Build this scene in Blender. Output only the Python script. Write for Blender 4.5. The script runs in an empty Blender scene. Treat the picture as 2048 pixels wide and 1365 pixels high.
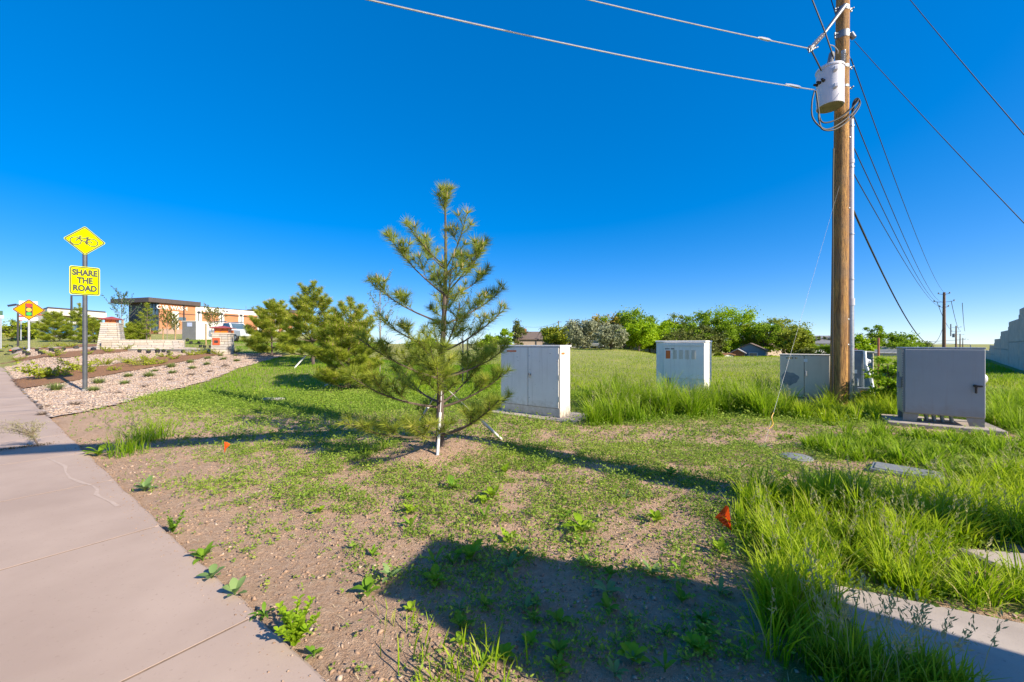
import bpy, math, random
import numpy as np
from mathutils import Matrix, Vector, Euler
R = math.radians
random.seed(7)
rng = np.random.default_rng(11)
SC = bpy.context.scene
COL = SC.collection

# ------------------------------------------------------------------ camera
CAM_H = 1.55
FPX = 796.4            # focal length in pixels of a 2048 wide picture (14 mm lens)
HOR = 688.0            # row of the horizon in that picture
cam = bpy.data.cameras.new('camera')
cam.lens = 14.0; cam.sensor_width = 36.0
cam.shift_y = (HOR - 682.5) / 2048.0
cam.clip_start = 0.05; cam.clip_end = 6000
camo = bpy.data.objects.new('camera', cam); COL.objects.link(camo)
camo.location = (0, 0, CAM_H); camo.rotation_euler = (R(90), 0, 0)
SC.camera = camo

# ------------------------------------------------------------------ sky and sun
SKYV = 1.56
SUN_AZ, SUN_EL = 125.0, 32.0        # clockwise from the view direction (+Y)
world = bpy.data.worlds.new('World'); SC.world = world; world.use_nodes = True
wn = world.node_tree.nodes; wl = world.node_tree.links
for n in list(wn): wn.remove(n)
wo = wn.new('ShaderNodeOutputWorld'); bg = wn.new('ShaderNodeBackground')
sky = wn.new('ShaderNodeTexSky'); sky.sky_type = 'NISHITA'; sky.sun_disc = False
sky.sun_elevation = R(SUN_EL); sky.sun_rotation = R(SUN_AZ)
sky.altitude = 3000; sky.air_density = 0.7; sky.dust_density = 4.0; sky.ozone_density = 1.5
gm = wn.new('ShaderNodeGamma'); gm.inputs['Gamma'].default_value = 0.5
ti = wn.new('ShaderNodeMix'); ti.data_type = 'RGBA'; ti.blend_type = 'MULTIPLY'; ti.inputs[0].default_value = 1.0; ti.inputs[7].default_value = (1.0, 1.0, 1.0, 1)
hs = wn.new('ShaderNodeHueSaturation'); hs.inputs['Saturation'].default_value = 2.25
hs.inputs['Hue'].default_value = 0.51; hs.inputs['Value'].default_value = SKYV
wl.new(sky.outputs[0], gm.inputs[0]); wl.new(gm.outputs[0], ti.inputs[6]); wl.new(ti.outputs[2], hs.inputs['Color']); wl.new(hs.outputs[0], bg.inputs['Color'])
bg.inputs['Strength'].default_value = 0.15
wl.new(bg.outputs[0], wo.inputs['Surface'])
sun = bpy.data.lights.new('sun', 'SUN'); sun.energy = 4.3; sun.angle = R(0.55); sun.color = (1.0, 0.90, 0.74)
suno = bpy.data.objects.new('sun', sun); COL.objects.link(suno)
sv = Vector((math.sin(R(SUN_AZ))*math.cos(R(SUN_EL)), math.cos(R(SUN_AZ))*math.cos(R(SUN_EL)), math.sin(R(SUN_EL))))
suno.rotation_euler = sv.to_track_quat('Z', 'Y').to_euler(); suno.location = sv*40
vs = SC.view_settings
vs.view_transform = 'Standard'; vs.look = 'None'; vs.exposure = 1.05; vs.gamma = 1.0; vs.use_curve_mapping = False
SC.cycles.max_bounces = 6; SC.cycles.diffuse_bounces = 3; SC.cycles.transmission_bounces = 4
SC.cycles.use_denoising = True

# ------------------------------------------------------------------ terrain
def sst(a, b, x):
    t = np.clip((np.asarray(x, float)-a)/(b-a), 0, 1); return t*t*(3-2*t)
def _hash(ix, iy, s):
    h = (ix.astype(np.int64)*374761393 + iy.astype(np.int64)*668265263 + s*1442695041) & 0x7fffffff
    h = ((h ^ (h >> 13))*1274126177) & 0x7fffffff
    return ((h ^ (h >> 16)) & 0xffff)/65535.0
def vnoise(x, y, s=0):
    x = np.asarray(x, float); y = np.asarray(y, float)
    ix = np.floor(x); iy = np.floor(y); fx = x-ix; fy = y-iy
    fx = fx*fx*(3-2*fx); fy = fy*fy*(3-2*fy)
    a = _hash(ix, iy, s); b = _hash(ix+1, iy, s); c = _hash(ix, iy+1, s); d = _hash(ix+1, iy+1, s)
    return (a*(1-fx)+b*fx)*(1-fy)+(c*(1-fx)+d*fx)*fy
def fbm(x, y, s=0, o=4):
    t = 0; a = 0.5
    for i in range(o):
        t = t+a*vnoise(np.asarray(x)*2**i, np.asarray(y)*2**i, s+i*7); a *= 0.5
    return t/(1-0.5**o)
# road direction (ahead, to the left) and its right hand normal
RD = np.array([-0.805, 0.593]); RN = np.array([0.593, 0.805])
SW0 = np.array([-0.855, 1.82])         # a point on the right edge of the sidewalk
ROTC = math.atan2(-0.593, 0.805)       # cabinets stand square to the road
def sw_perp(x, y): return (x-SW0[0])*RN[0]+(y-SW0[1])*RN[1]     # >0 right of the sidewalk
WALL_C, WALL_K = 3.4, 1.0875
def wall_d(x, y): return np.maximum((WALL_K*y+WALL_C-x)/math.hypot(WALL_K, 1), 14-y)  # distance left of the retaining wall
MOUNDS = []
def terr(x, y):
    x = np.asarray(x, float); y = np.asarray(y, float)
    yy = np.maximum(y, 0.5); r = x/yy
    p = sw_perp(x, y)
    L = 1-sst(-0.5, -0.15, r)
    z = sst(12, 22, y)*L*(0.8+0.05*np.clip(y-20, 0, 50))*(0.42+0.58*sst(0.0, 1.6, p))
    f = sst(45, 85, y)*sst(-0.2, 0.05, r)
    z = z+f*(0.6*(1-sst(0.25, 0.5, r))-2.2*sst(0.25, 0.5, r)*(1-0.5*sst(0.8, 1.1, r)))
    d = wall_d(x, y)
    z = z+0.35*(1-sst(0.4, 5.0, d))
    for (mx, my, mr, mh) in MOUNDS:
        q = np.hypot(x-mx, y-my)/mr
        z = z+mh*(1-sst(0.25, 1.0, q))
    z = z+0.05*(fbm(x*0.35, y*0.35, 3, 2)-0.5)*sst(0.3, 2.0, p)
    return z
def micro(x, y):
    p = sw_perp(x, y)
    return (0.035*(fbm(np.asarray(x)*2.2, np.asarray(y)*2.2, 21, 3)-0.5)+0.034*(fbm(np.asarray(x)*7, np.asarray(y)*7, 5, 2)-0.5))*sst(-0.05, 0.35, p)
def gz(x, y): return float(terr(x, y)+micro(x, y))
def P(px, py, Y):
    return Vector(((px-1024)/FPX*Y, Y, CAM_H-(py-HOR)/FPX*Y))
def G(px, py, far=140.0):
    """the point of the ground seen at that place of the picture"""
    q = np.geomspace(1.2, far, 1500); X = (px-1024)/FPX*q; Z = CAM_H-(py-HOR)/FPX*q
    h = np.nonzero(Z <= terr(X, q))[0]
    return P(px, py, float(q[h[0]])) if len(h) else P(px, py, far)
MOUNDS.append((-1.07, 6.1, 1.25, 0.10))
PINE1 = G(884, 893)
MOUNDS[0] = (PINE1.x, PINE1.y, 1.25, 0.10)

# ------------------------------------------------------------------ materials
MATS = {}
def newmat(name):
    m = bpy.data.materials.new(name); m.use_nodes = True
    nt = m.node_tree
    for n in list(nt.nodes): nt.nodes.remove(n)
    out = nt.nodes.new('ShaderNodeOutputMaterial'); b = nt.nodes.new('ShaderNodeBsdfPrincipled')
    nt.links.new(b.outputs[0], out.inputs['Surface'])
    return m, nt, b, out
def rgb(c): return (c[0], c[1], c[2], 1.0)
def nnoise(nt, vec, scale, detail=5, rough=0.55):
    n = nt.nodes.new('ShaderNodeTexNoise'); n.inputs['Scale'].default_value = scale
    n.inputs['Detail'].default_value = detail; n.inputs['Roughness'].default_value = rough
    if vec is not None: nt.links.new(vec, n.inputs['Vector'])
    return n
def nmix(nt, fac, a, b):
    m = nt.nodes.new('ShaderNodeMix'); m.data_type = 'RGBA'
    if isinstance(fac, (int, float)): m.inputs[0].default_value = fac
    else: nt.links.new(fac, m.inputs[0])
    for k, v in ((6, a), (7, b)):
        if isinstance(v, (tuple, list)): m.inputs[k].default_value = rgb(v)
        else: nt.links.new(v, m.inputs[k])
    return m.outputs[2]
def nramp(nt, fac, lo, hi):
    r = nt.nodes.new('ShaderNodeMapRange'); r.inputs[1].default_value = lo; r.inputs[2].default_value = hi
    r.clamp = True
    nt.links.new(fac, r.inputs[0]); return r.outputs[0]
def nbump(nt, b, h, strength, dist):
    n = nt.nodes.new('ShaderNodeBump'); n.inputs['Strength'].default_value = strength; n.inputs['Distance'].default_value = dist
    nt.links.new(h, n.inputs['Height']); nt.links.new(n.outputs[0], b.inputs['Normal'])
def mat(name, c1, c2=None, scale=6.0, rough=0.6, metal=0.0, bump=0.0, bscale=60.0, bdist=0.004, c3=None, s3=40.0, t3=(0.58, 0.7), lo=0.35, hi=0.65, stretch=None, spec=0.5, coat=0.0, grime=None):
    """plain procedural surface: two tones of noise, optional specks and fine relief"""
    if name in MATS: return MATS[name]
    m, nt, b, out = newmat(name)
    if c2 is None: c2 = tuple(v*0.86 for v in c1)
    tc = nt.nodes.new('ShaderNodeTexCoord'); vec = tc.outputs['Object']
    if stretch:
        mp = nt.nodes.new('ShaderNodeMapping'); mp.inputs['Scale'].default_value = stretch
        nt.links.new(vec, mp.inputs[0]); vec = mp.outputs[0]
    n = nnoise(nt, vec, scale)
    col = nmix(nt, nramp(nt, n.outputs[0], lo, hi), c1, c2)
    if c3 is not None:
        n3 = nnoise(nt, vec, s3, 3)
        col = nmix(nt, nramp(nt, n3.outputs[0], t3[0], t3[1]), col, c3)
    if grime is not None:     # soil splashed up from the ground, fading out unevenly
        sx = nt.nodes.new('ShaderNodeSeparateXYZ'); nt.links.new(tc.outputs['Object'], sx.inputs[0])
        ng = nnoise(nt, tc.outputs['Object'], 9, 5, 0.7); a_ = nt.nodes.new('ShaderNodeMath'); a_.operation = 'MULTIPLY_ADD'
        nt.links.new(ng.outputs[0], a_.inputs[0]); a_.inputs[1].default_value = -0.55; nt.links.new(sx.outputs[2], a_.inputs[2])
        g_ = nramp(nt, a_.outputs[0], 0.10, -0.30); col = nmix(nt, g_, col, grime)
        nv = nt.nodes.new('ShaderNodeMapping'); nv.inputs['Scale'].default_value = (22, 22, 0.9); nt.links.new(tc.outputs['Object'], nv.inputs[0])
        ns = nnoise(nt, nv.outputs[0], 1.0, 4, 0.6); st_ = nt.nodes.new('ShaderNodeMath'); st_.operation = 'MULTIPLY'; st_.inputs[1].default_value = 0.28
        nt.links.new(nramp(nt, ns.outputs[0], 0.52, 0.75), st_.inputs[0]); col = nmix(nt, st_.outputs[0], col, grime)
    nt.links.new(col, b.inputs['Base Color'])
    b.inputs['Roughness'].default_value = rough; b.inputs['Metallic'].default_value = metal
    b.inputs['Specular IOR Level'].default_value = spec; b.inputs['Coat Weight'].default_value = coat
    if bump > 0:
        nb = nnoise(nt, vec, bscale, 4); nbump(nt, b, nb.outputs[0], bump, bdist)
    MATS[name] = m; return m
def leaf(name, c1, c2, trans=0.35, c3=None, rough=0.55, tip=None):
    """foliage: every plant has its own tone (attribute rnd), thin leaves let light through"""
    if name in MATS: return MATS[name]
    m, nt, b, out = newmat(name)
    at = nt.nodes.new('ShaderNodeAttribute'); at.attribute_name = 'rnd'
    col = nmix(nt, at.outputs['Fac'], c1, c2)
    if c3 is not None:
        col = nmix(nt, nramp(nt, at.outputs['Fac'], 0.86, 0.98), col, c3)
    if tip is not None:
        a2 = nt.nodes.new('ShaderNodeAttribute'); a2.attribute_name = 'along'
        col = nmix(nt, nramp(nt, a2.outputs['Fac'], 0.35, 1.0), col, tip)
    nt.links.new(col, b.inputs['Base Color']); b.inputs['Roughness'].default_value = rough
    b.inputs['Specular IOR Level'].default_value = 0.18
    tr = nt.nodes.new('ShaderNodeBsdfTranslucent'); nt.links.new(col, tr.inputs[0])
    mx = nt.nodes.new('ShaderNodeMixShader'); mx.inputs[0].default_value = trans
    nt.links.new(b.outputs[0], mx.inputs[1]); nt.links.new(tr.outputs[0], mx.inputs[2])
    nt.links.new(mx.outputs[0], out.inputs['Surface'])
    MATS[name] = m; return m

# ------------------------------------------------------------------ mesh helpers
class MB:
    def __init__(s): s.v = []; s.f = []
    def add(s, vs, fs, mtx=None):
        o = len(s.v)
        for q in vs:
            q = Vector(q); s.v.append(tuple(mtx @ q) if mtx is not None else tuple(q))
        for f in fs: s.f.append(tuple(i+o for i in f))
        return s
    def box(s, c, d, b=0.0, mtx=None, rot=None):
        hx, hy, hz = d[0]/2, d[1]/2, d[2]/2
        T = Matrix.Translation(c)
        if rot is not None: T = T @ (rot if isinstance(rot, Matrix) else Euler(rot).to_matrix().to_4x4())
        if mtx is not None: T = mtx @ T
        if b <= 0:
            vs = [(x, y, z) for x in (-hx, hx) for y in (-hy, hy) for z in (-hz, hz)]
            return s.add(vs, [(0, 1, 3, 2), (4, 6, 7, 5), (0, 4, 5, 1), (2, 3, 7, 6), (0, 2, 6, 4), (1, 5, 7, 3)], T)
        b = min(b, hx*0.9, hy*0.9, hz*0.9)
        vs = []; idx = {}
        for sx in (-1, 1):
            for sy in (-1, 1):
                for sz in (-1, 1):
                    for a in range(3):
                        q = [sx*hx, sy*hy, sz*hz]
                        for k in range(3):
                            if k != a: q[k] -= (sx, sy, sz)[k]*b
                        idx[(sx, sy, sz, a)] = len(vs); vs.append(tuple(q))
        fs = []
        for a in range(3):
            k, l = (a+1) % 3, (a+2) % 3
            for sg in (-1, 1):
                ring = []
                for (u, w) in ((-1, -1), (1, -1), (1, 1), (-1, 1)):
                    q = [0, 0, 0]; q[a] = sg; q[k] = u; q[l] = w; ring.append(idx[(q[0], q[1], q[2], a)])
                fs.append(tuple(ring if sg > 0 else ring[::-1]))
        for a in range(3):
            k, l = (a+1) % 3, (a+2) % 3
            for u in (-1, 1):
                for w in (-1, 1):
                    q0 = [0, 0, 0]; q0[k] = u; q0[l] = w
                    p = q0[:]; p[a] = -1; q = q0[:]; q[a] = 1
                    fs.append((idx[(*p, k)], idx[(*q, k)], idx[(*q, l)], idx[(*p, l)]))
        for sx in (-1, 1):
            for sy in (-1, 1):
                for sz in (-1, 1):
                    fs.append(tuple(idx[(sx, sy, sz, a)] for a in range(3)))
        return s.add(vs, fs, T)
    def tube(s, pts, rad, n=10, caps=True, mtx=None):
        pts = [Vector(p) for p in pts]; m = len(pts)
        if not isinstance(rad, (list, tuple)): rad = [rad]*m
        vs = []; fs = []; prev = None
        for i, p in enumerate(pts):
            t = (pts[min(i+1, m-1)]-pts[max(i-1, 0)])
            t = t.normalized() if t.length > 1e-9 else Vector((0, 0, 1))
            if prev is None:
                a = Vector((1, 0, 0)) if abs(t.x) < 0.8 else Vector((0, 1, 0))
                u = (a-t*a.dot(t)).normalized()
            else:
                u = prev-t*prev.dot(t)
                u = u.normalized() if u.length > 1e-6 else t.orthogonal().normalized()
            prev = u; w = t.cross(u)
            for k in range(n):
                an = 2*math.pi*k/n; vs.append(p+(u*math.cos(an)+w*math.sin(an))*rad[i])
        for i in range(m-1):
            for k in range(n):
                k2 = (k+1) % n; fs.append((i*n+k, i*n+k2, (i+1)*n+k2, (i+1)*n+k))
        if caps: fs.append(tuple(range(n))[::-1]); fs.append(tuple((m-1)*n+k for k in range(n)))
        return s.add(vs, fs, mtx)
    def lathe(s, prof, n=20, mtx=None):
        vs = []; fs = []
        for (r, z) in prof:
            for k in range(n):
                an = 2*math.pi*k/n; vs.append((r*math.cos(an), r*math.sin(an), z))
        for i in range(len(prof)-1):
            for k in range(n):
                k2 = (k+1) % n; fs.append((i*n+k, i*n+k2, (i+1)*n+k2, (i+1)*n+k))
        fs.append(tuple(range(n))[::-1]); fs.append(tuple((len(prof)-1)*n+k for k in range(n)))
        return s.add(vs, fs, mtx)
    def prism(s, poly, y0, y1, mtx=None):
        """polygon in x,z pushed from y0 to y1"""
        n = len(poly)
        vs = [(p[0], y0, p[1]) for p in poly]+[(p[0], y1, p[1]) for p in poly]
        fs = [tuple(range(n)), tuple(range(n, 2*n))[::-1]]
        for k in range(n):
            k2 = (k+1) % n; fs.append((k, n+k, n+k2, k2))
        return s.add(vs, fs, mtx)
    def ribbon(s, pts, w, y, closed=False, mtx=None):
        """flat line of width w in the x,z plane at y, facing -y"""
        n = len(pts); vs = []; fs = []
        for i, p in enumerate(pts):
            a = pts[(i-1) % n] if (closed or i > 0) else p
            b = pts[(i+1) % n] if (closed or i < n-1) else p
            dx, dz = b[0]-a[0], b[1]-a[1]; l = math.hypot(dx, dz) or 1
            nx, nz = -dz/l*w/2, dx/l*w/2
            vs += [(p[0]+nx, y, p[1]+nz), (p[0]-nx, y, p[1]-nz)]
        for i in range(n if closed else n-1):
            j = (i+1) % n; fs.append((2*i, 2*j, 2*j+1, 2*i+1))
        return s.add(vs, fs, mtx)
    def build(s, name, m, parent=None, smooth=False):
        me = bpy.data.meshes.new(name); me.from_pydata(s.v, [], s.f); me.update()
        if smooth:
            me.shade_smooth()
            try: me.set_sharp_from_angle(angle=R(38))
            except Exception: pass
        me.materials.append(m)
        o = bpy.data.objects.new(name, me); COL.objects.link(o)
        if parent is not None: o.parent = parent
        return o
def npmesh(name, V, F, m, parent=None, rnd=None, along=None, smooth=False):
    V = np.asarray(V, np.float32).reshape(-1, 3); F = np.asarray(F, np.int32)
    me = bpy.data.meshes.new(name)
    me.vertices.add(len(V)); me.vertices.foreach_set('co', V.ravel())
    k = F.shape[1]; me.loops.add(F.size); me.loops.foreach_set('vertex_index', F.ravel())
    me.polygons.add(len(F)); me.polygons.foreach_set('loop_start', np.arange(0, F.size, k, dtype=np.int32))
    for nm, a in (('rnd', rnd), ('along', along)):
        if a is not None:
            at = me.attributes.new(nm, 'FLOAT', 'POINT'); at.data.foreach_set('value', np.asarray(a, np.float32).ravel())
    me.update(calc_edges=True)
    if smooth: me.shade_smooth()
    me.materials.append(m)
    o = bpy.data.objects.new(name, me); COL.objects.link(o)
    if parent is not None: o.parent = parent
    return o
def tag(o, label=None, cat=None, group=None, kind=None):
    if label: o['label'] = label
    if cat: o['category'] = cat
    if group: o['group'] = group
    if kind: o['kind'] = kind
    return o
def thing(name, label, cat, loc=(0, 0, 0), rz=0.0, group=None, tilt=None):
    o = bpy.data.objects.new(name, None); COL.objects.link(o); o.empty_display_size = 0.1
    o.location = loc; o.rotation_euler = (tilt[0], tilt[1], rz) if tilt else (0, 0, rz)
    return tag(o, label, cat, group)
def copy_tree(o, parent=None):
    c = o.copy(); COL.objects.link(c)
    if parent is not None: c.parent = parent
    for ch in [q for q in COL.objects if q.parent == o]: copy_tree(ch, c)
    return c
def text(name, s, size, m, parent, x, y, z, align='CENTER', extrude=0.004, sx=1.0, bold=0.0):
    """raised lettering in the x,z plane facing -y"""
    cu = bpy.data.curves.new(name, 'FONT'); cu.body = s; cu.size = size; cu.align_x = align; cu.align_y = 'CENTER'
    cu.extrude = extrude; cu.offset = bold
    t = bpy.data.objects.new(name, cu); COL.objects.link(t)
    dg = bpy.context.evaluated_depsgraph_get()
    me = bpy.data.meshes.new_from_object(t.evaluated_get(dg))
    bpy.data.objects.remove(t); bpy.data.curves.remove(cu)
    me.transform(Matrix.Translation((x, y, z)) @ Matrix.Rotation(R(90), 4, 'X') @ Matrix.Diagonal((sx, 1, 1, 1)))
    me.materials.clear(); me.materials.append(m)
    o = bpy.data.objects.new(name, me); COL.objects.link(o); o.parent = parent
    return o
def inpoly(x, y, poly):
    x = np.asarray(x); y = np.asarray(y); ins = np.zeros(x.shape, bool); n = len(poly)
    for i in range(n):
        x0, y0 = poly[i]; x1, y1 = poly[(i+1) % n]
        if y0 == y1: continue
        c = ((y0 > y) != (y1 > y)) & (x < (x1-x0)*(y-y0)/(y1-y0)+x0)
        ins ^= c
    return ins
def gpoly(pp): return [(q.x, q.y) for q in (G(a, b) for a, b in pp)]

# ------------------------------------------------------------------ shared materials
m_white = mat('white_cabinet_paint', (0.88, 0.83, 0.76), (0.82, 0.77, 0.70), 2.2, 0.45, grime=(0.42, 0.36, 0.28), bump=0.05, bscale=220, c3=(0.5, 0.48, 0.42), s3=14, t3=(0.68, 0.8))
m_beige = mat('beige_cabinet_paint', (0.66, 0.59, 0.47), (0.60, 0.53, 0.42), 2.0, 0.5, grime=(0.36, 0.31, 0.24), bump=0.05, bscale=200)
m_grey = mat('grey_cabinet_paint', (0.33, 0.345, 0.37), (0.30, 0.315, 0.335), 1.6, 0.42, grime=(0.25, 0.22, 0.18), bump=0.08, bscale=300)
m_bluegrey = mat('bluegrey_steel', (0.20, 0.24, 0.27), (0.16, 0.19, 0.22), 3, 0.45)
m_galv = mat('galvanised_steel', (0.42, 0.44, 0.46), (0.32, 0.34, 0.36), 18, 0.42, 0.75)
m_steel = mat('dull_steel', (0.25, 0.26, 0.27), (0.18, 0.19, 0.2), 14, 0.5, 0.6)
m_black = mat('black_plastic', (0.016, 0.016, 0.017), (0.025, 0.025, 0.026), 10, 0.45)
m_seam = mat('dark_seam', (0.05, 0.05, 0.05), (0.03, 0.03, 0.03), 10, 0.8)
m_conc = mat('pad_concrete', (0.42, 0.39, 0.35), (0.33, 0.30, 0.27), 5, 0.9, bump=0.35, bscale=160, c3=(0.24, 0.21, 0.18), s3=50, t3=(0.6, 0.75))
m_orange = mat('orange_label', (0.75, 0.16, 0.02), (0.65, 0.13, 0.02), 9, 0.5)
m_yellow = mat('yellow_label', (0.80, 0.45, 0.02), (0.7, 0.38, 0.02), 9, 0.5)
m_whitel = mat('white_label', (0.78, 0.79, 0.8), (0.7, 0.71, 0.72), 9, 0.5)
m_darkm = mat('dark_metal', (0.035, 0.033, 0.035), (0.05, 0.047, 0.047), 6, 0.5)
m_cable = mat('black_cable', (0.010, 0.009, 0.009), (0.016, 0.015, 0.014), 30, 0.6)
m_alu = mat('bare_aluminium_wire', (0.62, 0.62, 0.62), (0.5, 0.5, 0.5), 20, 0.35, 0.8)
m_glass = mat('window_glass', (0.05, 0.09, 0.12), (0.09, 0.14, 0.18), 1.5, 0.08, 0.0, spec=0.9)
# ================================================================== SETTING
# ---- vegetation zones, as areas of the ground
Z_TALL = [  # polygon, blade height, density
 (gpoly([(1468, 1062), (1490, 1015), (1560, 990), (1700, 1000), (1850, 985), (2060, 950), (2150, 1000), (2150, 1090), (1905, 1096), (1800, 1120), (1655, 1168), (1660, 1240), (1745, 1365), (1640, 1420), (1560, 1365), (1505, 1200), (1475, 1110)]), 0.30, 1.0),
 (gpoly([(1640, 1120), (1905, 1102), (1960, 1160), (2120, 1180), (2150, 1270), (2048, 1238), (1850, 1195), (1660, 1168)]), 0.26, 1.0),
 (gpoly([(1600, 895), (1700, 868), (1800, 872), (2048, 885), (2150, 900), (2150, 985), (2040, 985), (1900, 965), (1850, 940), (1780, 930), (1650, 918)]), 0.24, 0.9),
 (gpoly([(1165, 852), (1180, 810), (1240, 790), (1320, 806), (1440, 806), (1560, 800), (1600, 826), (1540, 838), (1400, 836), (1290, 846)]), 0.64, 1.0),
 (gpoly([(1590, 842), (1625, 824), (1700, 818), (1770, 824), (1790, 836), (1740, 846), (1650, 850)]), 0.46, 1.0),
 (gpoly([(1978, 850), (2000, 815), (2060, 800), (2250, 800), (2250, 862), (2048, 872)]), 0.5, 0.9),
 (gpoly([(1760, 826), (1806, 826), (1800, 850), (1765, 848)]), 0.2, 0.7),
]
Z_LAWN = [gpoly([(345, 802), (330, 789), (410, 767), (478, 740), (560, 715), (700, 712), (1000, 730), (1000, 790), (760, 826), (600, 830), (480, 820)]),
          gpoly([(-60, 697), (0, 694), (60, 691), (200, 688), (210, 677), (100, 673), (-60, 675)]),
          gpoly([(480, 712), (560, 706), (700, 706), (760, 690), (560, 686), (470, 694)]),
          gpoly([(372, 700), (400, 690), (520, 690), (520, 680), (372, 681)])]
PAD1 = [(2.0, 2.54), (5.9, 0.72), (4.6, -1.9), (0.95, -0.1)]
PAD2 = [(3.32, 2.97), (6.4, 2.35), (6.25, 1.75), (3.35, 2.55)]
CONTROL = gpoly([(1000, 862), (1178, 846), (1160, 820), (1000, 820)])
def veg_density(x, y):
    """how much of the soil is covered by low weeds, 0..1"""
    p = sw_perp(x, y)
    n = fbm(x*0.8, y*0.8, 31, 3); n2 = fbm(x*3.4, y*3.4, 77, 3)
    base = sst(0.6, 5.4, y+0.20*x+1.0*(n-0.5))                       # thickens away from the pavement
    patch = sst(0.475, 0.56, 0.25*n+0.75*n2+0.11*base)
    d = np.clip(0.035+0.09*base+0.56*patch*(0.55+0.45*base), 0, 1)
    d = np.maximum(d, 0.9*sst(6.2, 8.8, y+0.10*x+1.6*(n2-0.5)))
    d = np.where((x < -2.6) & (y > 4.5), d*(0.2+0.8*sst(0.7, 2.4, p+1.6*(n2-0.5))), d)  # bare sand beside the gravel
    q = np.hypot(x-PINE1.x, y-PINE1.y)
    d = d*(0.08+0.92*sst(0.45, 1.0, q+0.7*(n2-0.5)))
    d = d*(0.25+0.75*sst(0.0, 0.9, p))
    return np.where(p < 0.03, 0, d)

# ---- ground sheet
def axis(lo, n0, n1, step, hi):
    a = list(np.arange(n0, n1+1e-6, step)); g = step; v = a[-1]
    while v < hi: g *= 1.16; v += min(g, hi*0.1); a.append(v)
    g = step; v = a[0]
    while v > lo: g *= 1.16; v -= min(g, -lo*0.1+1); a.insert(0, v)
    return np.array(a)
gx = axis(-2500, -8, 9, 0.07, 2500); gy = axis(-60, 1.0, 9.5, 0.07, 3500)
X, Y = np.meshgrid(gx, gy); Z = terr(X, Y)+micro(X, Y)
pp = sw_perp(X, Y)
Z = np.where(pp < -0.06, Z-0.16, Z)
for pad in (PAD1, PAD2): Z = np.where(inpoly(X, Y, pad), Z-0.07, Z)
nx, ny = len(gx), len(gy)
I = (np.arange(ny-1)[:, None]*nx+np.arange(nx-1)[None, :]).ravel()
F = np.stack([I, I+1, I+nx+1, I+nx], 1)
veg = np.clip(veg_density(X, Y), 0, 1)
far = sst(9.5, 12.5, Y+0.1*X)
veg = np.maximum(veg, far)
for poly, h, dn in Z_TALL: veg = np.where(inpoly(X, Y, poly), 1.0, veg)
for poly in Z_LAWN: veg = np.where(inpoly(X, Y, poly), 1.0, veg)
m, nt, b, out = newmat('soil_and_turf')
tc = nt.nodes.new('ShaderNodeTexCoord'); v = tc.outputs['Object']
n1 = nnoise(nt, v, 1.3, 6); n2 = nnoise(nt, v, 22, 5, 0.65); n3 = nnoise(nt, v, 95, 4, 0.7)
soil = nmix(nt, nramp(nt, n1.outputs[0], 0.36, 0.64), (0.60, 0.385, 0.25), (0.48, 0.305, 0.195))
soil = nmix(nt, nramp(nt, n2.outputs[0], 0.42, 0.72), soil, (0.66, 0.47, 0.33))
soil = nmix(nt, nramp(nt, n3.outputs[0], 0.58, 0.70), soil, (0.29, 0.175, 0.11))
vo = nt.nodes.new('ShaderNodeTexVoronoi'); vo.inputs['Scale'].default_value = 70; nt.links.new(v, vo.inputs['Vector'])
soil = nmix(nt, nramp(nt, vo.outputs['Distance'], 0.16, 0.08), soil, (0.50, 0.42, 0.34))
g1 = nnoise(nt, v, 0.12, 5); g2 = nnoise(nt, v, 3.0, 5, 0.7)
turf = nmix(nt, nramp(nt, g1.outputs[0], 0.38, 0.62), (0.19, 0.29, 0.018), (0.32, 0.37, 0.04))
turf = nmix(nt, nramp(nt, g2.outputs[0], 0.35, 0.7), turf, (0.10, 0.17, 0.012))
g3 = nnoise(nt, v, 0.35, 4); turf = nmix(nt, nramp(nt, g3.outputs[0], 0.60, 0.72), turf, (0.30, 0.25, 0.10))
at = nt.nodes.new('ShaderNodeAttribute'); at.attribute_name = 'rnd'
nt.links.new(nmix(nt, nramp(nt, at.outputs['Fac'], 0.55, 1.2), soil, turf), b.inputs['Base Color'])
b.inputs['Roughness'].default_value = 0.95; b.inputs['Specular IOR Level'].default_value = 0.2
ad = nt.nodes.new('ShaderNodeMath'); ad.operation = 'ADD'
nt.links.new(n2.outputs[0], ad.inputs[0]); nt.links.new(n3.outputs[0], ad.inputs[1])
nbump(nt, b, ad.outputs[0], 1.0, 0.035)
ground = npmesh('ground', np.stack([X, Y, Z], -1), F, m, rnd=veg, smooth=True)
tag(ground, 'bare tan soil with weeds running out into green field', None, None, 'structure')

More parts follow.
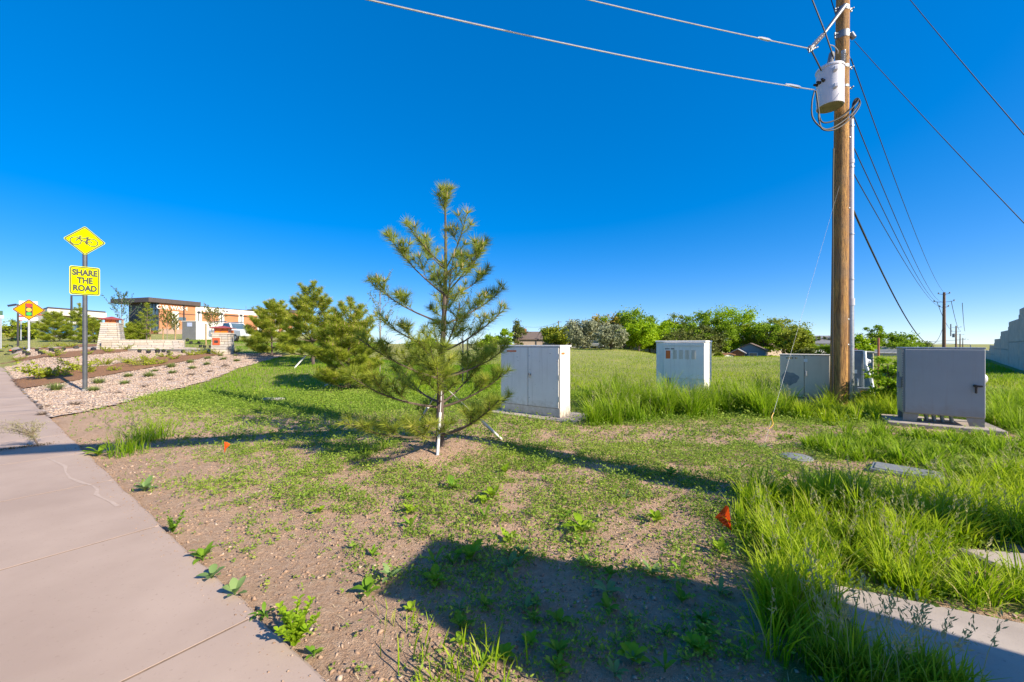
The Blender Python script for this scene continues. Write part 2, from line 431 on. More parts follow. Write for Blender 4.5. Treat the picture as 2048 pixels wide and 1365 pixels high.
# ---- sidewalk of separate slabs
m_walk = mat('pink_pavement_concrete', (0.45, 0.335, 0.265), (0.365, 0.265, 0.207), 0.9, 0.9, bump=0.35, bscale=230, bdist=0.003, c3=(0.31, 0.22, 0.17), s3=40, t3=(0.63, 0.78))
m_under = mat('joint_dirt', (0.27, 0.18, 0.115), (0.17, 0.115, 0.075), 20, 0.95)
def along(s, w, z=0.0):
    q = SW0+RD*s+RN*w; return (q[0], q[1], z)
side = tag(bpy.data.objects.new('sidewalk', None), 'pinkish concrete sidewalk running along the planted strip', None, None, 'structure'); COL.objects.link(side)
JS, SWW = 1.88, 1.75
s0 = 0.71-JS*6           # joint positions along the edge
edges = [s0+JS*i for i in range(34)]
for i in range(len(edges)-1):
    a, c = edges[i]+0.005, edges[i+1]-0.005
    mb = MB(); nseg = 14; vs = []; fs = []
    b0 = 0.004
    for k in range(nseg+1):
        s = a+(c-a)*k/nseg
        q0 = along(s, -SWW); q1 = along(s, 0)
        zc = float(terr(q1[0], q1[1]))
        wob = 0.022*(vnoise(s*2.3, 4.1, 9)-0.5)+0.024*(vnoise(s*9.1, 1.7, 5)-0.5)
        en = b0 if k in (0, nseg) else 0
        sb = s+(b0 if k == 0 else -b0 if k == nseg else 0)
        top = zc+0.028
        edge_z = top-(0.007 if k in (0, nseg) else 0)
        # across: bottom left, left, right chamfer, right side, bottom
        vs += [along(s, -SWW, zc-0.16), along(sb, -SWW, top), along(sb, -0.02+wob, top), along(s, 0.0+wob, top-0.016), along(s, 0.0+wob, zc-0.16)]
    for k in range(nseg):
        for j in range(4): fs.append((k*5+j, (k+1)*5+j, (k+1)*5+j+1, k*5+j+1))
    fs.append((0, 1, 2, 3, 4)); e = nseg*5; fs.append((e+4, e+3, e+2, e+1, e))
    mb.add(vs, [f[::-1] for f in fs]); o = mb.build('slab', m_walk, side)
mb = MB(); vs = []; fs = []
for k in range(80):
    s = edges[0]+(edges[-1]-edges[0])*k/79
    q = along(s, 0); zc = float(terr(q[0], q[1]))+0.0262
    vs += [along(s, -SWW+0.02, zc), along(s, -0.05, zc)]
    if k: fs.append((2*k-2, 2*k-1, 2*k+1, 2*k))
mb.add(vs, fs).build('joint_filler', m_under, side)
# pale chalky trickle mark across two slabs
pts_ = [G(px, py) for px, py in ((92, 920), (118, 932), (131, 938), (131, 950), (140, 962), (165, 972), (185, 977), (195, 986), (192, 995), (205, 1003), (222, 1010), (236, 1020))]
vs = []; fs = []
for k in range(len(pts_)):
    a_ = pts_[max(k-1, 0)]; c_ = pts_[min(k+1, len(pts_)-1)]; d_ = (c_-a_).normalized(); n_ = Vector((-d_.y, d_.x, 0))*(0.006+0.006*(k % 3))
    for s_ in (-1, 1):
        q = pts_[k]+n_*s_; vs.append((q.x, q.y, 0.0305+float(terr(q.x, q.y))))
    if k: fs.append((2*k-2, 2*k-1, 2*k+1, 2*k))
MB().add(vs, fs).build('chalk_mark', mat('chalk_mark', (0.50, 0.39, 0.32), (0.43, 0.32, 0.252), 25, 0.95, lo=0.3, hi=0.7), side)
# kerb and road beyond the left edge of the picture
m_asph = mat('asphalt', (0.055, 0.055, 0.057), (0.042, 0.042, 0.044), 3, 0.9, bump=0.5, bscale=180, c3=(0.09, 0.09, 0.09), s3=120)
def strip(name, w0, w1, dz, th, m, label):
    mb = MB(); vs = []; fs = []
    for k in range(60):
        s = -30+110*k/59; q = along(s, 0); zc = float(terr(q[0], q[1]))+dz
        vs += [along(s, w0, zc-th), along(s, w0, zc), along(s, w1, zc), along(s, w1, zc-th)]
        if k:
            a = 4*(k-1); c = 4*k
            for j in range(3): fs.append((a+j, a+j+1, c+j+1, c+j))
    o = mb.add(vs, fs).build(name, m); tag(o, label, None, None, 'structure'); return o
strip('kerb', -SWW-0.16, -SWW-0.012, 0.026, 0.2, m_conc, 'concrete kerb between sidewalk and road')
strip('road', -SWW-9.0, -SWW-0.165, -0.11, 0.05, m_asph, 'dark asphalt road beside the kerb')

# ---- planted bed: gravel sheet with mulch strips
def sheet(name, poly, dz, cell, m, label, jag=0.05):
    xs = [p[0] for p in poly]; ys = [p[1] for p in poly]
    ax = np.arange(min(xs)-cell, max(xs)+cell, cell); ay = np.arange(min(ys)-cell, max(ys)+cell, cell)
    X, Y = np.meshgrid(ax, ay)
    jx = X+jag*2*(vnoise(X*3, Y*3, 1)-0.5); jy = Y+jag*2*(vnoise(X*3, Y*3, 2)-0.5)
    cxx = (jx[:-1, :-1]+jx[1:, 1:])/2; cyy = (jy[:-1, :-1]+jy[1:, 1:])/2
    keep = inpoly(cxx, cyy, poly).ravel()
    keep &= (sw_perp(cxx, cyy) > 0.02).ravel()
    Z = terr(X, Y)+dz+0.02*(vnoise(X*4, Y*4, 8)-0.5)
    n = len(ax); I = (np.arange(len(ay)-1)[:, None]*n+np.arange(n-1)[None, :]).ravel()[keep]
    F = np.stack([I, I+1, I+n+1, I+n], 1)
    o = npmesh(name, np.stack([X, Y, Z], -1), F, m, smooth=True)
    used = np.unique(F)
    return tag(o, label, None, None, 'structure')
GRAVEL = gpoly([(100, 837), (164, 828), (253, 806), (318, 787), (410, 765), (478, 738), (566, 714), (552, 708), (480, 708), (380, 696), (240, 694), (150, 694), (60, 697), (0, 700), (-70, 706), (-70, 730), (-10, 735), (40, 780)])
MULCH = [gpoly([(18, 763), (38, 782), (60, 778), (205, 755), (342, 731), (440, 712), (452, 709), (400, 711), (310, 718), (218, 734), (120, 744)]),
         gpoly([(-40, 740), (-40, 722), (0, 721), (70, 715), (164, 703), (206, 698), (262, 700), (280, 703), (137, 718), (0, 731)]),
         gpoly([(-50, 712), (-50, 707), (0, 705), (40, 702), (110, 698), (164, 690), (202, 690), (200, 694), (160, 696), (100, 702), (30, 706)])]
m, nt, b, out = newmat('pink_river_gravel'); MATS['gravel'] = m
tc = nt.nodes.new('ShaderNodeTexCoord'); v = tc.outputs['Object']
vo = nt.nodes.new('ShaderNodeTexVoronoi'); vo.inputs['Scale'].default_value = 17; nt.links.new(v, vo.inputs['Vector'])
sp = nt.nodes.new('ShaderNodeSeparateColor'); nt.links.new(vo.outputs['Color'], sp.inputs[0])
c = nmix(nt, sp.outputs[0], (0.47, 0.345, 0.265), (0.56, 0.465, 0.38))
c = nmix(nt, nramp(nt, sp.outputs[1], 0.7, 0.95), c, (0.42, 0.32, 0.27))
c = nmix(nt, nramp(nt, vo.outputs['Distance'], 0.6, 0.95), c, (0.30, 0.21, 0.16))
nt.links.new(c, b.inputs['Base Color']); b.inputs['Roughness'].default_value = 0.85
inv = nt.nodes.new('ShaderNodeMath'); inv.operation = 'SUBTRACT'; inv.inputs[0].default_value = 1.0
nt.links.new(vo.outputs['Distance'], inv.inputs[1]); nbump(nt, b, inv.outputs[0], 0.45, 0.02)
m_gravel = m
m_mulch = mat('brown_bark_mulch', (0.30, 0.145, 0.062), (0.21, 0.10, 0.045), 9, 0.95, bump=1.0, bscale=45, bdist=0.03, c3=(0.38, 0.215, 0.11), s3=60, t3=(0.56, 0.68))
sheet('gravel_bed', GRAVEL, 0.03, 0.16, m_gravel, 'bed of pink and cream river gravel between the sidewalk and grass')
for i, (poly, lb) in enumerate(zip(MULCH, ['strip of brown bark mulch nearest the tall bicycle sign', 'strip of brown bark mulch crossing the middle of the gravel bed', 'strip of brown bark mulch at the foot of the traffic light sign'])):
    sheet('mulch_strip', poly, 0.062, 0.13, m_mulch, lb)
def slab(name, poly, top, th, m, label, b=0.015):
    n = len(poly); cx = sum(p[0] for p in poly)/n; cy = sum(p[1] for p in poly)/n
    inn = [(p[0]+(cx-p[0])*b, p[1]+(cy-p[1])*b) for p in poly]
    vs = [(p[0], p[1], top-th) for p in poly]+[(p[0], p[1], top-0.012) for p in poly]+[(p[0], p[1], top) for p in inn]
    fs = [tuple(range(2*n, 3*n))]
    for k in range(n):
        k2 = (k+1) % n; fs += [(k, k2, n+k2, n+k), (n+k, n+k2, 2*n+k2, 2*n+k)]
    if sum(poly[k][0]*poly[(k+1) % n][1]-poly[(k+1) % n][0]*poly[k][1] for k in range(n)) < 0: fs = [f[::-1] for f in fs]
    return tag(MB().add(vs, fs).build(name, m), label, None, None, 'structure')
m_padp = mat('pad_concrete_pink', (0.44, 0.37, 0.31), (0.35, 0.29, 0.245), 3.5, 0.9, bump=0.3, bscale=180, c3=(0.26, 0.22, 0.18), s3=45, t3=(0.62, 0.76))
slab('concrete_pad', PAD1, 0.035, 0.14, m_padp, 'bare concrete pad with tall grass growing over its edges')
slab('concrete_path', PAD2, 0.03, 0.14, m_padp, 'concrete strip showing through grass beyond the bare pad')
# ================================================================== UTILITY CABINETS
XD = np.array([0.805, -0.593]); YD = np.array([0.593, 0.805])
def cab(name, label, cat, px, Zd, w, d, group=None):
    c = P(px, 700, Zd); q = np.array([c.x, c.y])-XD*w/2+YD*d/2
    return thing(name, label, cat, (q[0], q[1], float(terr(q[0], q[1]))), ROTC, group)
def screws(t, pts, y, r=0.008):
    for (x, z) in pts:
        MB().lathe([(r, -0.002), (r, 0.003), (r*0.5, 0.005)], 8, Matrix.Translation((x, y, z)) @ Matrix.Rotation(R(90), 4, 'X')).build('bolt', m_steel, t)
# --- white two door cabinet beside the pine
W, D, H = 1.54, 0.46, 1.56
t = cab('utility_cabinet', 'white two door utility cabinet on a concrete pad beside the staked pine', 'utility cabinet', 1120, 8.2, W, D)
MB().box((0, 0, 0.10+0.02), (W-0.012, D-0.012, 0.20)).build('plinth', m_white, t)
MB().box((0, 0.01, 0.22+0.64), (W-0.02, D-0.03, 1.28), 0.006).build('body', m_white, t)
MB().box((0.0, 0, 1.515), (W+0.03, D+0.03, 0.035), 0.006).build('lid', m_white, t)
for (x0, x1) in ((-W/2+0.012, -W/2+0.745), (-W/2+0.757, W/2-0.028)):
    dr = MB().box(((x0+x1)/2, -D/2-0.004, 0.855), (x1-x0, 0.022, 1.262), 0.004).build('door', m_white, t)
    if x1 > 0.3:
        MB().box((x0+0.05, -D/2-0.03, 0.90), (0.055, 0.03, 0.04), 0.006).box((x0+0.05, -D/2-0.045, 0.885), (0.02, 0.02, 0.10), 0.004).build('handle', m_steel, dr)
        screws(dr, [(x0+0.03, 1.30), (x0+0.03, 0.4), (x1-0.2, 1.36), (x1-0.03, 1.2)], -D/2-0.016)
    else:
        MB().box((x0+0.30, -D/2-0.017, 1.40), (0.26, 0.004, 0.035)).build('sticker', m_orange, dr)
for (x, ww) in ((-W/2+0.751, 0.013), (W/2-0.024, 0.008)): MB().box((x, -D/2+0.004, 0.855), (ww, 0.016, 1.262)).build('door_gap', m_seam, t)
MB().box((0, -D/2+0.004, 0.221), (W-0.05, 0.016, 0.010)).build('door_gap', m_seam, t)
for z in (0.42, 0.86, 1.30): MB().tube([(W/2-0.018, -D/2-0.018, z-0.05), (W/2-0.018, -D/2-0.018, z+0.05)], 0.010, 8).build('hinge', m_galv, t)
for k in range(2): MB().box((W/2-0.004, -0.13+0.075*k, 1.36), (0.006, 0.055, 0.045)).build('sticker', m_orange, t)
for (y, z) in ((-0.14, 1.46), (0.02, 1.5), (0.15, 1.46), (-0.17, 0.55), (0.16, 0.5), (-0.17, 0.9)):
    MB().lathe([(0.008, 0), (0.008, 0.004), (0.004, 0.006)], 8, Matrix.Translation((W/2-0.0095, y, z)) @ Matrix.Rotation(R(90), 4, 'Y')).build('bolt', m_steel, t)
c1 = t
o = MB().box((0.12, 0.05, -0.03), (W+0.62, D+0.62, 0.13), 0.012).build('cabinet_pad', m_padp)
o.location = t.location; o.rotation_euler = t.rotation_euler
tag(o, 'flat concrete pad under the white two door cabinet', 'concrete pad')
# --- white vented cabinet standing in tall grass
W, D, H = 1.25, 0.82, 1.62
t = cab('utility_cabinet', 'white vented cabinet with slanted hood standing deep in tall seeding grass', 'utility cabinet', 1411, 10.3, W, D)
MB().box((0, 0, 0.79), (W, D, 1.56), 0.008).build('body', m_white, t)
MB().box((0, 0, 1.595), (W+0.04, D+0.05, 0.05), 0.012).build('lid', m_white, t)
hx0, hx1 = -W/2+0.22, W/2-0.015
MB().box(((hx0+hx1)/2, -D/2-0.035, 0.60+0.445), (hx1-hx0, 0.07, 0.87), 0.006).build('front_panel', m_white, t)
MB().box((hx0+0.60, -D/2-0.028, 0.36), (hx1-hx0-0.18, 0.056, 0.55), 0.006).build('lower_panel', m_white, t)
MB().prism([(hx0, 1.482), (hx1, 1.482), (hx1, 1.55), (hx0, 1.55)], -D/2-0.001, -D/2-0.085).build('hood', m_white, t)
MB().box((hx0+0.085, -D/2-0.012, 0.47), (0.14, 0.025, 0.24), 0.004).build('latch_cover', m_beige, t)
MB().box((hx0+0.09, -D/2-0.028, 0.53), (0.04, 0.012, 0.025)).build('latch', m_black, t)
for k in range(4):
    lv = None
    for j in range(11):
        MB().box((hx0+0.29+0.155*k, -D/2-0.074, 1.14+0.022*j), (0.10, 0.010, 0.011), 0.002, rot=(R(28), 0, 0)).build('louvre', m_beige, t)
MB().box((hx0+0.115, -D/2-0.073, 1.245), (0.115, 0.004, 0.22)).build('warning_sticker', m_orange, t)
for k in range(8):
    if k == 4: continue
    MB().box((hx0+0.05+0.03*k, -D/2-0.073, 1.40), (0.018, 0.004, 0.035)).build('number_sticker', m_black, t)
c2 = t
# --- beige cabinet behind the pole
W, D, H = 1.02, 0.5, 1.27
t = cab('utility_cabinet', 'beige steel cabinet with grey graffiti patch behind the wooden pole', 'utility cabinet', 1660, 9.75, W, D)
MB().box((0, 0, 0.08), (W-0.05, D-0.04, 0.2)).build('plinth', m_beige, t)
MB().box((0, 0.01, 0.72), (W, D-0.02, 1.08), 0.008).build('body', m_beige, t)
MB().box((0, 0, 1.27), (W+0.03, D+0.04, 0.025), 0.006).build('lid', m_beige, t)
for s in (-1, 1):
    dr = MB().box((s*W/4, -D/2-0.006, 0.72), (W/2-0.012, 0.02, 1.05), 0.004).build('door', m_beige, t)
MB().box((0, -D/2+0.004, 0.72), (0.014, 0.012, 1.05)).build('door_gap', m_seam, t)
MB().box((0.03, -D/2-0.035, 0.80), (0.03, 0.03, 0.13), 0.008).build('handle', m_grey, t)
MB().box((0.03, -D/2-0.018, 1.13), (0.075, 0.004, 0.075)).build('sticker', m_whitel, t)
for k in range(8):
    if k != 5: MB().box((-0.36+0.03*k, -D/2-0.018, 1.185), (0.022, 0.004, 0.03)).build('number_sticker', m_yellow if k % 2 else m_black, t)
m_graf = mat('faded_grey_spray', (0.20, 0.22, 0.23), (0.27, 0.28, 0.28), 12, 0.8)
pl = []
for k in range(26):
    a = 2*math.pi*k/26; r = 0.17*(1+0.10*math.sin(3*a+1)+0.07*math.sin(7*a)); pl.append((-0.30+r*1.05*math.cos(a), 0.66+r*math.sin(a)))
MB().prism(pl, -D/2-0.0165, -D/2-0.0195).build('spray_patch', m_graf, t)
MB().tube([(-W/2+0.28, -D/2-0.01, 0.27), (0.05, -D/2-0.012, 0.25), (0.4, -D/2-0.01, 0.23)], 0.006, 6).build('trim_strip', m_seam, t)
# --- blue grey meter cabinet with a conduit arm
W, D = 0.62, 0.5
t = cab('meter_cabinet', 'dark blue grey meter cabinet with slanting white conduit behind the pole', 'meter cabinet', 1727, 10.5, W, D)
MB().box((0, 0, 0.66), (W, D, 1.32), 0.008).build('body', m_bluegrey, t)
MB().box((0, 0, 1.335), (W+0.03, D+0.03, 0.025), 0.005).build('lid', m_grey, t)
MB().box((0.10, -D/2-0.008, 0.66), (0.36, 0.018, 1.20), 0.004).build('door', m_bluegrey, t)
MB().box((0.13, -D/2-0.02, 0.78), (0.10, 0.006, 0.10)).build('sticker', m_whitel, t)
MB().box((0.19, -D/2-0.03, 0.50), (0.025, 0.03, 0.19), 0.006).build('handle', m_whitel, t)
MB().box((W/2+0.012, 0.02, 0.66), (0.02, D-0.06, 1.2), 0.004).build('side_panel', m_bluegrey, t)
MB().box((W/2+0.07, 0.06, 1.05), (0.09, 0.2, 0.16), 0.02).lathe([(0.05, 0), (0.05, 0.05), (0.03, 0.06)], 14, Matrix.Translation((W/2+0.115, 0.06, 1.05)) @ Matrix.Rotation(R(90), 4, 'Y')).build('meter', m_whitel, t, True)
MB().tube([(W/2+0.02, -D/2-0.03, 1.33), (W/2+0.03, -D/2-0.05, 1.0), (W/2+0.14, -D/2-0.07, 0.6), (W/2+0.22, -D/2-0.08, 0.1)], [0.035, 0.034, 0.032, 0.032], 10).build('conduit', m_whitel, t, True)
t = cab('junction_box', 'low grey junction box with yellow warning label in the grass by the pole', 'junction box', 1742, 9.75, 0.24, 0.2)
MB().box((0, 0, 0.20), (0.22, 0.18, 0.40), 0.006).build('body', m_grey, t)
MB().box((0, 0, 0.41), (0.25, 0.21, 0.025), 0.005).build('lid', m_galv, t)
MB().box((-0.01, -0.095, 0.33), (0.13, 0.006, 0.06)).build('warning_label', m_yellow, t)
# --- tan corrugated cabinet
m_rust = mat('rusty_red_paint', (0.36, 0.13, 0.08), (0.28, 0.10, 0.06), 8, 0.8)
W, D = 0.7, 0.9
t = cab('corrugated_cabinet', 'tan ribbed steel cabinet with rusty red cap behind the meter cabinet', 'cabinet', 1747, 12.2, W, D)
MB().box((0, 0, 0.62), (W-0.04, D-0.04, 1.24)).build('body', m_bluegrey, t)
for k in range(5):
    MB().box((W/2-0.012, -D/2+0.09+0.18*k, 0.62), (0.03, 0.165, 1.22), 0.012).build('panel', m_beige, t)
MB().box((0, 0, 1.265), (W+0.06, D+0.08, 0.04), 0.006).build('lid', m_beige, t)
MB().box((-0.28, 0.1, 1.33), (0.55, 0.6, 0.09), 0.008).build('cap', m_rust, t)
# --- big grey cabinet on legs at the right
W, D = 1.06, 0.62
cr = P(1972, 700, 6.98); q = np.array([cr.x, cr.y])-XD*W/2+YD*D/2
t = thing('control_cabinet', 'large grey steel control cabinet on legs with a black door handle', 'cabinet', (q[0], q[1], 0.075), ROTC)
MB().box((0, 0, 0.155+0.66), (W-0.02, D, 1.30), 0.006).build('body', m_grey, t)
MB().box((0, 0, 1.476), (W+0.005, D+0.03, 0.03), 0.006).build('lid', m_galv, t)
dr = MB().box((0.01, -D/2-0.016, 0.815), (W-0.045, 0.03, 1.27), 0.008).build('door', m_grey, t)
hm = MB().lathe([(0.026, 0), (0.026, 0.025), (0.02, 0.045)], 14, Matrix.Translation((W/2-0.135, -D/2-0.03, 0.775)) @ Matrix.Rotation(R(90), 4, 'X'))
hm.box((W/2-0.10, -D/2-0.075, 0.772), (0.10, 0.022, 0.034), 0.008).box((W/2-0.132, -D/2-0.072, 0.70), (0.032, 0.024, 0.13), 0.01)
hm.build('handle', m_black, dr, True)
for k in range(26): MB().tube([(-W/2+0.004, -D/2-0.026, 0.20+0.048*k), (-W/2+0.004, -D/2-0.026, 0.237+0.048*k)], 0.009, 7).build('hinge_knuckle', m_steel, t)
MB().box((-W/2-0.035, -D/2+0.06, 0.78), (0.06, 0.11, 0.22), 0.008).box((-W/2-0.05, -D/2+0.06, 0.93), (0.03, 0.05, 0.12), 0.006).build('padlock_bracket', m_bluegrey, t)
for s in (-1, 1):
    MB().prism([(s*0.30, 0.16), (s*(W/2-0.012), 0.16), (s*(W/2-0.012), 0.0), (s*0.34, 0.0)] if s > 0 else [(s*(W/2-0.012), 0.16), (s*0.30, 0.16), (s*0.34, 0.0), (s*(W/2-0.012), 0.0)], -D/2+0.01, -D/2+0.035).build('leg', m_grey, t)
    MB().box((s*(W/2-0.05), D/2-0.05, 0.08), (0.07, 0.07, 0.17)).build('leg', m_grey, t)
for x in (-0.16, -0.06, 0.05, 0.17): MB().tube([(x, 0.02, 0.17), (x+0.02, 0.02, -0.02)], 0.03, 10).build('conduit', m_galv, t, True)
m_mesh = mat('white_vent_plastic', (0.62, 0.62, 0.62), (0.55, 0.55, 0.55), 30, 0.5)
MB().lathe([(0.10, 0), (0.10, 0.02), (0.085, 0.05), (0.05, 0.07)], 18, Matrix.Translation((W/2-0.012, -0.12, 0.90)) @ Matrix.Rotation(R(90), 4, 'Y')).build('vent_hood', m_mesh, t, True)
sl = MB().box((-0.02, 0.02, -0.09), (W+0.42, D+0.5, 0.22), 0.012).build('cabinet_slab', m_padp)
t.scale = (1, 1, 0.945)
sl.location = (q[0], q[1], 0.058); sl.rotation_euler = (0, 0, ROTC)
tag(sl, 'pale concrete slab under the large grey control cabinet', 'concrete slab')
# --- tall cabinet outside the picture whose shadow crosses the foreground
t = thing('traffic_cabinet', 'long grey traffic control cabinet standing on the bare concrete pad', 'cabinet', (3.86, 0.10, 0.036), R(-17))
MB().box((0, 0, 0.08), (2.6, 0.72, 0.16)).build('plinth', m_conc, t)
MB().box((0, 0, 1.31), (2.58, 0.70, 2.30), 0.02).build('body', m_grey, t)
MB().box((0, 0, 2.49), (2.64, 0.76, 0.06), 0.02).build('roof', m_grey, t)
for x in (-0.86, 0.0, 0.86):
    dr = MB().box((x, -0.36, 1.30), (0.82, 0.03, 2.1), 0.008).build('door', m_grey, t)
    MB().box((x+0.33, -0.395, 1.1), (0.03, 0.04, 0.16), 0.008).build('handle', m_black, dr)

# ================================================================== UTILITY POLE
m_wood = None
m, nt, b, out = newmat('weathered_pole_wood'); m_wood = m
tc = nt.nodes.new('ShaderNodeTexCoord'); mp = nt.nodes.new('ShaderNodeMapping'); mp.inputs['Scale'].default_value = (9, 9, 0.7)
nt.links.new(tc.outputs['Object'], mp.inputs[0])
n1 = nnoise(nt, mp.outputs[0], 2.2, 6, 0.65); n2 = nnoise(nt, mp.outputs[0], 9.0, 5, 0.7); n3 = nnoise(nt, tc.outputs['Object'], 1.1, 3)
c = nmix(nt, nramp(nt, n1.outputs[0], 0.40, 0.58), (0.54, 0.29, 0.08), (0.31, 0.15, 0.045))
c = nmix(nt, nramp(nt, n2.outputs[0], 0.50, 0.66), c, (0.075, 0.035, 0.015))
c = nmix(nt, nramp(nt, n3.outputs[0], 0.5, 0.68), c, (0.27, 0.17, 0.09))
nt.links.new(c, b.inputs['Base Color']); b.inputs['Roughness'].default_value = 0.85
nbump(nt, b, n2.outputs[0], 1.0, 0.03)
m_wood2 = mat('old_grey_pole_wood', (0.20, 0.115, 0.07), (0.12, 0.075, 0.05), 2, 0.9, stretch=(8, 8, 0.6))
PY = 9.3; PB = P(1677, HOR, PY)
def pole_at(z): return Vector((PB.x+0.0105*z, PY, z))
t = thing('utility_pole', 'tall brown wooden utility pole carrying a transformer and a grey conduit', 'utility pole', (PB.x, PY, 0))
mb = MB(); pts = []; rads = []
for k in range(40):
    z = -0.3+12.6*k/39; pts.append((0.0105*z, 0, z)); rads.append(0.172-0.0048*max(z, 0)+0.004*(vnoise(z*1.7, 0.3, 2)-0.5))
mb.tube(pts, rads, 20).build('shaft', m_wood, t, True)
def zpx(py, Y=PY): return CAM_H+(HOR-py)/FPX*Y
def xl(px, Y=PY): return (px-1024)/FPX*Y-PB.x      # local x of a picture column at depth Y
# grounding wire, riser conduit
cx = xl(1701, 9.25)
cd = MB().tube([(cx, -0.05, -0.1), (cx, -0.05, zpx(612))], 0.068, 16).build('riser_conduit', m_galv, t, True)
MB().tube([(cx, -0.05, zpx(612)), (cx, -0.05, zpx(598))], 0.080, 16).build('coupling', mat('grey_pvc', (0.46, 0.46, 0.5), (0.42, 0.42, 0.46), 5, 0.4), t, True)
MB().tube([(cx, -0.05, zpx(598)), (cx, -0.05, zpx(330)), (cx, -0.05, zpx(243))], [0.062, 0.062, 0.062], 16).build('upper_conduit', MATS['grey_pvc'], t, True)
MB().tube([(cx, -0.05, zpx(330)), (cx, -0.05, zpx(322))], 0.072, 16).build('coupling', MATS['grey_pvc'], t, True)
for py in (256, 337, 470, 560, 692, 745):
    z = zpx(py); MB().box((cx-0.10, -0.05, z), (0.16, 0.03, 0.03)).tube([(cx, -0.05, z-0.014), (cx, -0.05, z+0.014)], 0.0745 if py < 600 else 0.076, 14).build('conduit_strap', m_galv, t)
MB().tube([(-0.185, -0.06, 0.0), (-0.19, -0.06, 2.2), (-0.178, -0.06, zpx(375)), (-0.165, -0.06, zpx(300))], 0.016, 6).build('ground_wire', m_cable, t)
for py, s in ((640, 1), (420, 1), (280, -1), (690, 1)):
    z = zpx(py); MB().lathe([(0.02, 0), (0.02, 0.012), (0.008, 0.018)], 8, Matrix.Translation((0.0105*z+0.10, -0.128+0.0048*z*0.6, z)) @ Matrix.Rotation(R(90), 4, 'X')).build('bolt', m_galv, t)
# band brackets
def band(z, h=0.10):
    r = 0.172-0.0048*z+0.006; q = 0.0105*z
    mb = MB().tube([(q, 0, z-h/2), (q, 0, z+h/2)], r, 20, caps=False)
    for s in (-1, 1): mb.box((q+s*(r+0.03), -0.02, z), (0.08, 0.03, h*0.9), 0.006).box((q+s*(r+0.05), -0.05, z), (0.02, 0.09, 0.025), 0.004)
    return mb.build('band_bracket', m_steel, t, True)
band(zpx(73), 0.16); band(zpx(22)); band(zpx(138), 0.07); band(zpx(178), 0.05)
z1 = zpx(73); MB().tube([(0.0105*z1+0.15, -0.05, z1+0.02), (xl(1708, 9.22), -0.08, zpx(82))], [0.055, 0.05], 12).build('clevis', m_steel, t, True)
# arm holding the dead end insulator
A1 = Vector((xl(1690, 9.15), -0.15, zpx(22))); A2 = Vector((xl(1648, 9.0), -0.3, zpx(68, 9.0)))
MB().tube([A1, A2], [0.05, 0.028], 10).build('strut', m_steel, t, True)
JN = P(1621, 98, 8.85)
jl = JN-Vector((PB.x, PY, 0))
dirv = (jl-A2).normalized()
mb = MB()
prof = [(0.02, 0.0)]
ln = (jl-A2).length
for k in range(5): prof += [(0.022, ln*(0.08+0.15*k)), (0.05, ln*(0.13+0.15*k)), (0.022, ln*(0.17+0.15*k))]
prof.append((0.03, ln))
mb.lathe(prof, 12, Matrix.Translation(A2) @ dirv.to_track_quat('Z', 'Y').to_matrix().to_4x4())
mb.build('insulator', mat('pale_ceramic', (0.62, 0.56, 0.52), (0.5, 0.45, 0.42), 20, 0.25), t, True)
mb = MB().box(jl, (0.14, 0.10, 0.10), 0.03, rot=(0.3, 0.6, 0.2))
for k in range(4): mb.box(jl+Vector((-0.06+0.05*k, -0.04, -0.07+0.02*k)), (0.025, 0.03, 0.10), 0.006, rot=(0, 0.4*k, 0))
mb.build('wire_clamp', m_steel, t)
# small surge insulator beside the transformer
mb = MB(); ix, iz = xl(1687, 9.1), zpx(118)
prof = []
for k in range(5): prof += [(0.03, 0.04*k), (0.055, 0.04*k+0.012), (0.03, 0.04*k+0.028)]
mb.lathe(prof+[(0.045, 0.22), (0.045, 0.26)], 14, Matrix.Translation((ix, -0.2, iz-0.22))).build('surge_insulator', mat('grey_ceramic', (0.34, 0.35, 0.37), (0.28, 0.29, 0.31), 20, 0.3), t, True)
MB().box((ix-0.01, -0.16, iz-0.30), (0.05, 0.12, 0.14), 0.01).build('surge_bracket', m_steel, t)
pole_thing = t
# transformer
TC = P(1660, 178, 9.12)
m_tank = mat('transformer_grey_paint', (0.60, 0.60, 0.64), (0.54, 0.54, 0.58), 3, 0.35)
t = thing('pole_transformer', 'pale grey cylindrical transformer hung on the wooden pole', 'transformer', (TC.x, TC.y, zpx(215, 9.12)), R(20))
hh = zpx(140, 9.12)-zpx(215, 9.12)
MB().lathe([(0.255, 0.0), (0.258, 0.02), (0.258, hh)], 32).build('tank', m_tank, t, True)
MB().lathe([(0.235, -0.012), (0.25, 0.004)], 32).build('base_plate', mat('olive_tank_base', (0.22, 0.21, 0.12), (0.17, 0.165, 0.1), 6, 0.6), t, True)
MB().lathe([(0.272, hh-0.03), (0.276, hh), (0.26, hh+0.03), (0.12, hh+0.055), (0.02, hh+0.06)], 32).build('lid', m_tank, t, True)
for z in (hh*0.38, hh*0.82): MB().box((-0.17, -0.215, z), (0.08, 0.10, 0.10), 0.015, rot=(0, 0, R(-40))).build('lug', m_tank, t)
MB().box((0.0, -0.02, hh+0.24), (0.13, 0.10, 0.30), 0.03, rot=(0.1, R(12), 0.3)).tube([(0, 0, hh+0.02), (0, 0, hh+0.14)], 0.06, 14).build('bushing_cover', m_steel, t, True)
for a in (150, 168, 186):
    MB().tube([(0.25*math.cos(R(a)), 0.25*math.sin(R(a)), hh*0.62), (0.34*math.cos(R(a)), 0.34*math.sin(R(a)), hh*0.64)], [0.035, 0.022], 10).build('terminal', m_black, t, True)
for z in (hh*0.22, hh*0.85): MB().box((0.27, 0.06, z), (0.22, 0.08, 0.10), 0.01).build('hanger', m_steel, t)

